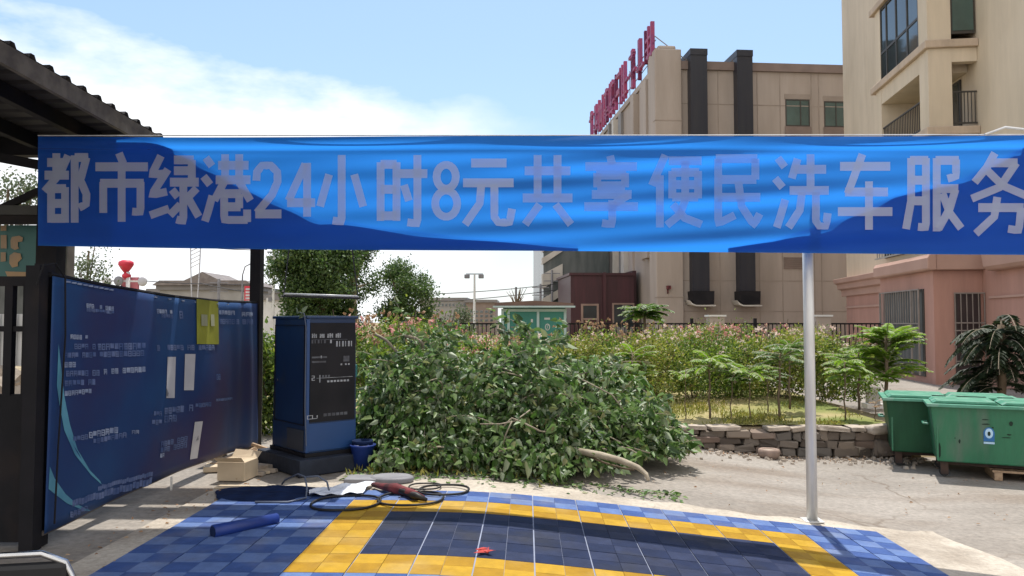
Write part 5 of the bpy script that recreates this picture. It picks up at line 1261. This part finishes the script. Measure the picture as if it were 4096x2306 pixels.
# first floor window with cage
f = ap('window', bw - .02, bw + .025, .85, 4.4, 4.05, 6.6, M['frame_dark']); MB().box(bw - .032, bw - .021, .95, 4.3, 4.12 + ZB, 6.5 + ZB).build('pane', M['glass'], f)
c = MB()
for i in range(14): c.box(bw - .34, bw - .31, .9 + .26 * i, .93 + .26 * i, 4.0 + ZB, 6.6 + ZB)
for z in (4.0, 4.25, 5.4): c.box(bw - .36, bw - .30, .8, 4.5, z + ZB, z + .05 + ZB)
c.build('window_cage', M['frame_pale'], f)
ap('window_box', -1.0, -.1, -.16, .025, 3.95, 5.2, M['frame_dark'])
# cornices
def cornice(x0, y0, y1, ends):
    b = MB()
    prof = [(0, 2.92), (-.10, 2.92), (-.12, 3.22), (-.30, 3.28), (-.34, 3.52), (-.48, 3.58), (-.52, 3.80), (0, 3.82)]
    b.prism([(x0 + p, z + ZB) for p, z in prof], y0, y1); return b.build('cornice', M['pink_trim'], ab, bevel=.02)
cornice(-.032, by + .02, 15.1, 1)
b = MB(); b.prism([(bw + p, z + ZB) for p, z in [(.02, 3.303), (-.20, 3.303), (-.26, 3.36), (-.26, 3.70), (-.18, 3.83), (.02, 3.835)]], -.25, by + .02); b.build('cornice', M['pink_trim'], ab, bevel=.03)
b = MB(); b.box(bw + .022, -.036, -.22, .0, 3.306 + ZB, 3.83 + ZB); b.build('cornice', M['pink_trim'], ab, bevel=.03)
b = MB(); b.prism([(-.033 + p, z + ZB) for p, z in [(0, 3.2), (-.28, 3.22), (-.40, 3.34), (-.44, 3.7), (-.40, 3.9), (-.2, 4.02), (0, 4.02)]], -18, -.9); b.build('cornice', M['pink_trim'], ab, bevel=.05)
ap('string_course', -.09, -.034, -18, -.5, 2.35, 2.42, M['pink_trim']); ap('string_course', -.09, -.034, by + .02, 14.6, 2.3, 2.4, M['pink_trim'])
# ground-floor barred windows
f = ap('barred_window', bw - .03, bw + .004, .75, 4.55, -.25, 2.72, M['frame_dark']); MB().box(bw - .045, bw - .031, .85, 4.45, -.15 + ZB, 2.62 + ZB).build('pane', M['curtain'], f)
c = MB()
for i in range(17): c.box(bw - .20, bw - .175, .8 + .225 * i, .825 + .225 * i, 1.55 + ZB, 2.7 + ZB)
for z in (.9, 1.3, 1.52, 2.68): c.box(bw - .21, bw - .172, .75, 4.55, z + ZB, z + .045 + ZB)
for y in (.75, 1.4, 4.5): c.box(bw - .215, bw - .165, y, y + .05, -.2 + ZB, 2.72 + ZB)
c.build('window_bars', M['bars'], f)
f = ap('barred_window', -.92, -.12, -.035, .003, -.5, 2.55, M['frame_dark']); MB().box(-.86, -.18, -.05, -.036, -.4 + ZB, 2.5 + ZB).build('pane', mat('dark_curtain', (.05, .035, .035), None, 2, .8), f)
c = MB()
for i in range(6): c.box(-.98 + .18 * i, -.955 + .18 * i, -.19, -.165, .2 + ZB, 2.55 + ZB)
for z in (.3, 1.3, 1.55, 2.52): c.box(-.99, -.06, -.20, -.163, z + ZB, z + .04 + ZB)
c.build('window_bars', M['bars'], f)
stp = MB(); stp.box(-3.2, bw - .3, 3, 6, -.4 + ZB, .55 + ZB); 
sp_ = thing('garden_post', 'short grey post with a white base beside the rear bin', 'post', G(873, 407, -.3))
MB().box(-.12, .12, -.1, .1, 0, .45).build('shaft', M['frame_pale'], sp_); MB().box(-.19, .19, -.16, .16, -.02, .08).build('base', M['white_far'], sp_)

# ------------------------------------------------------------------ teal cabin
ca = P(503, 340, 27); cb = P(565, 340, 27)
tcb = thing('teal_cabin', 'small teal metal cabin with pale frame posts and a brown roof', 'cabin', (ca.x, 27, 0))
wc = cb.x - ca.x
MB().box(0, wc, 0, 1.8, 0, 2.12).build('cabin_wall', M['teal'], tcb)
fr = MB()
for x in (-.06, .15, wc * .545, wc - .04): fr.box(x, x + .09, -.05, -.002, 0, 1.96)
fr.box(-.06, wc + .06, -.06, -.002, 1.962, 2.06); fr.build('frame', M['teal_frame'], tcb)
rf = MB(); rf.prism([(-.30, 2.125), (wc + .3, 2.125), (wc + .28, 2.25), (wc * .5, 2.34), (-.28, 2.27)], -.3, 2.0); rf.build('roof', M['brown_roof'], tcb)
MB().box(-.34, wc + .34, -.36, -.302, 2.10, 2.16).build('gutter', M['teal_frame'], tcb)
pl_ = MB(); pl_.box(.98, 1.05, -.012, -.002, 1.58, 1.70); pl_.box(1.45, 1.65, -.012, -.002, 1.68, 1.75); pl_.build('door_label', M['plaque'], tcb)
em = MB(); em.add([(1.56 + .09 * math.cos(2 * PI * i / 20), -.012, 1.42 + .12 * math.sin(2 * PI * i / 20)) for i in range(20)], [tuple(range(20))]); e1 = em.build('oval_emblem', M['plaque'], tcb)
em = MB(); em.add([(1.56 + .06 * math.cos(2 * PI * i / 16), -.015, 1.42 + .09 * math.sin(2 * PI * i / 16)) for i in range(16)], [tuple(range(16))]); em.build('emblem_field', M['teal'], e1)
em = MB(); em.tube([(1.53, -.018, 1.36), (1.56, -.018, 1.40), (1.55, -.018, 1.44), (1.59, -.018, 1.49)], .012, 5); em.build('emblem_stroke', M['plaque'], e1)
dc = MB()
for i in range(9): dc.box(.22 + rnd.uniform(0, .3), .30 + rnd.uniform(0, .35), -.01, -.002, 1.05 + .07 * i, 1.09 + .07 * i)
dc.build('faded_print', M['hotel_grey'], tcb)
MB().box(.92, .96, -.03, -.002, .6, 1.4).build('door_handle', M['plaque'], tcb)

# ------------------------------------------------------------------ distance
def far_block(name, label, px0, px1, pyt, Y, m, wins=None, base=0, th=8):
    a = P(px0, pyt, Y); b = P(px1, pyt, Y); r_ = thing(name, label, 'building', (a.x, Y, base))
    w = b.x - a.x; h = a.z - base
    MB().box(0, w, 0, th, 0, h).build('wall', m, r_); MB().box(-.2, w + .2, -.3, th, h + .003, h + .35).build('roof_edge', M['hotel_grey'], r_)
    if wins:
        nx_, nz_, x0f, x1f, z0f, z1f = wins
        for i in range(nx_):
            for j in range(nz_):
                cx = w * (x0f + (x1f - x0f) * (i + .5) / nx_); cz = h * (z0f + (z1f - z0f) * (j + .5) / nz_); ww = w * (x1f - x0f) / nx_ * .33; hh = h * (z1f - z0f) / nz_ * .3
                f = MB().box(cx - ww, cx + ww, -.06, .0, cz - hh, cz + hh).build('window', M['frame_pale'], r_); MB().box(cx - ww * .8, cx + ww * .8, -.08, -.061, cz - hh * .8, cz + hh * .8).build('pane', M['glass'], f)
    return r_, w, h
far_block('office_block', 'distant brown block with a grid of windows beside the teal cabin', 466, 495.5, 302.5, 95, M['brick_far'], (5, 4, .1, .95, .25, .78))
far_block('long_building', 'distant low grey building with a bright window strip', 420, 466, 300.5, 96, M['grey_far'], (9, 1, .3, 1.0, .78, .95))
r_, w, h = far_block('gabled_house', 'distant low house with a tiled gable seen over the notice board', 160, 250, 290, 62, M['grey_far'], (2, 1, .6, .95, .35, .8))
g = MB(); hh = .0
g.prism([(-.4, h + .36), (w + .4, h + .36), (w * .98, h + .75), (w * .70, h + .75), (w * .50, h + 1.45), (w * .30, h + .75), (.2, h + .75)], -.6, 5); g.build('gable_roof', M['tile_roof'], r_)
far_block('white_block', 'distant white building behind the slim pole', 262, 283, 300, 58, M['white_far'])
far_block('pale_house', 'pale single storey house at the left behind the notice board', 150, 166, 293, 64, M['brick_far'])
far_block('garage_block', 'grey garage block beyond the gate bars', -70, 60, 300, 40, M['grey_far'], (3, 1, .2, .9, .4, .7))
# red ornament tower with discs
og = thing('street_ornament', 'street lantern post with a red heart top and pale discs on a bar', 'street ornament', P(128, 330, 22))
Y = 22
def orn(name, fn, m): return under(fn.build(name, m, None, True), og)
orn('post', MB().tube([P(128, 332, Y), P(128, 272, Y)], .06, 8), M['white_metal'])
c = P(126, 266, Y)
orn('red_heart', MB().lathe([(.02, -.24), (.14, -.08), (.21, .04), (.20, .12), (.10, .17), (.02, .17)], 16, Matrix.Translation(c)), M['red'])
c2 = P(126.5, 275.5, Y); orn('red_knot', MB().lathe([(.03, -.10), (.12, -.04), (.12, .02), (.05, .08)], 14, Matrix.Translation(c2)), M['red'])
under(MB().box(P(119, 280, Y).x, P(136, 280, Y).x, Y + .12, Y + .2, P(119, 290, Y).z, P(119, 277, Y).z).build('pink_panel', mat('panel_pink', (.50, .16, .20), None, 3, .6), None), og)
bar(P(98, 280.5, Y), P(146, 281.5, Y), .05, .05, 'cross_bar', M['white_metal'], og)
for px, py, m in ((107, 281.5, 'plaque'), (142.5, 281.5, 'plaque'), (118.5, 281, 'grey_lid')):
    c = P(px, py, Y - .1); orn('disc', MB().lathe([(.12, -.03), (.14, 0), (.12, .03)], 18, Matrix.Translation(c) @ Matrix.Rotation(PI / 2, 4, 'X')), M[m])
bar(P(114, 292, Y), P(122, 286, Y), .05, .05, 'arm', M['black'], og)
rt = thing('red_sign_tower', 'upright red sign tower with pale lettering beyond the notice board', 'sign', P(247.5, 325, 40))
a = P(244.5, 286, 40); b = P(251, 325, 40)
under(MB().box(a.x, b.x, 40, 40.3, 0, a.z).build('board', M['red'], None), rt)
w_ = MB()
for i in range(6): z = a.z - .12 - .16 * i; w_.box(a.x + .07, b.x - .07, 39.98, 39.999, z - .10, z)
under(w_.build('lettering', M['plaque'], None), rt)
wt = thing('white_mast', 'tall white lattice clad mast standing beside the dark post', 'mast', P(271, 330, 30))
a = P(267, 250, 30); b = P(274.5, 250, 30)
under(MB().box(b.x - .08, b.x, 30, 30.1, 0, 5.5).build('column', M['white_far'], None), wt); under(MB().box(a.x, b.x - .09, 30.0, 30.08, P(0, 308, 30).z, P(0, 298, 30).z).build('panel', M['white_far'], None), wt)
an = MB()
for i in range(9): z = 2.4 + .32 * i; an.box(a.x + rnd.uniform(-.05, .1), b.x - .08, 29.96, 30.0, z, z + rnd.uniform(.05, .2))
under(an.build('equipment', M['grey_lid'], None), wt)
def lamp(label, px, pyt, Y, kind):
    p = P(px, pyt, Y); r_ = thing('lamp_post', label, 'lamp post', (p.x, Y, 0), 0)
    MB().tube([(0, 0, 0), (0, 0, p.z)], [.09, .045], 8).build('mast', M['white_metal'] if kind == 2 else M['grey_lid'], r_)
    if kind == 2:
        MB().beam((-.42, 0, p.z), (.42, 0, p.z), .05).build('cross_arm', M['grey_lid'], r_)
        for x in (-.36, .34): MB().box(x - .14, x + .12, -.12, .1, p.z - .22, p.z - .02).build('lamp_head', M['grey_lid'], r_, bevel=.03)
    else:
        MB().tube([(0, 0, p.z), (.15, 0, p.z + .5), (.75, 0, p.z + .8)], .035, 6).build('curved_arm', M['grey_lid'], r_); MB().box(.7, 1.05, -.07, .07, p.z + .76, p.z + .84).build('lamp_head', M['plaque'], r_)
lamp('slim lamp post with two floodlight heads beyond the flower bed', 474.5, 274, 38, 2)
lamp('street lamp with a curved arm near the red sign tower', 242.5, 275, 45, 1)
def pole(label, px, pyt, Y, arms=True):
    p = P(px, pyt, Y); r_ = thing('utility_pole', label, 'utility pole', (p.x, Y, 0), 0, 'utility poles in the distance')
    MB().tube([(0, 0, 0), (0, 0, p.z)], .09, 6).build('mast', M['grey_lid'], r_)
    if arms:
        for dz in (.25, .8): MB().beam((-.6, 0, p.z - dz), (.6, 0, p.z - dz), .06).build('cross_arm', M['grey_lid'], r_)
    return r_
pole('utility pole with cross arms behind the cabin roof', 540.5, 284, 55); pole('thin bare utility pole beside the gabled house', 219, 279, 50); pole('utility pole close to the glazed hotel wing', 552, 270, 56)
pole('utility pole standing among bare twigs above the cabin', 516, 287, 55, False)
pm = thing('lattice_antenna', 'narrow lattice antenna hanging into view below the banner', 'antenna', P(194, 330, 60))
la_ = MB(); tpz = P(194, 235, 60).z; bt = P(194, 268, 60).z
for s_ in (-.35, .35): la_.tube([P(194, 330, 60) * 1 + Vector((s_ * .3, 0, 0)), Vector((P(194, 330, 60).x + s_, 60, bt)), Vector((P(194, 330, 60).x + s_ * 1.2, 60, tpz))], .05, 5)
for i in range(8): z = bt + (tpz - bt) * i / 8; la_.beam(Vector((P(194, 330, 60).x - .4, 60, z)), Vector((P(194, 330, 60).x + .4, 60, z + .4)), .05)
under(la_.build('lattice', M['plaque'], None), pm)
def wires(label, px0, py0, px1, py1, Y, sag=1.5):
    pts = []
    for i in range(13):
        t = i / 12; pts.append(P(px0 + (px1 - px0) * t, py0 + (py1 - py0) * t + sag * 4 * t * (1 - t), Y))
    o = MB().tube(pts, .028, 4).build('power_line', M['wire'], None); tag(o, label, 'power line', 'power lines')
for a in [('upper power line sagging past the lattice antenna', 170, 243, 256, 250, 50), ('power line above the gable roof', 146, 281, 262, 284, 50), ('lower power line crossing in front of the gable', 200, 283, 262, 293, 49), ('power line running behind the twin headed lamp post', 430, 302, 556, 290, 54), ('higher power line meeting the hotel wing', 430, 294, 556, 284, 55)]: wires(*a)
tw = thing('twiggy_tree', 'bare twiggy treetop showing above the cabin roof', 'tree', P(517, 330, 48))
t = MB(); o_ = P(517, 330, 48)
for i in range(26):
    q = P(517 + rnd.gauss(0, 7), rnd.uniform(287, 302), 48 + rnd.uniform(-.6, .6)); t.tube([Vector((o_.x + rnd.gauss(0, .1), 48, 2.2)), (Vector((o_.x, 48, 2.6)) + q) / 2, q], [.04, .025, .012], 4)
under(t.build('branches', M['bark'], None), tw)
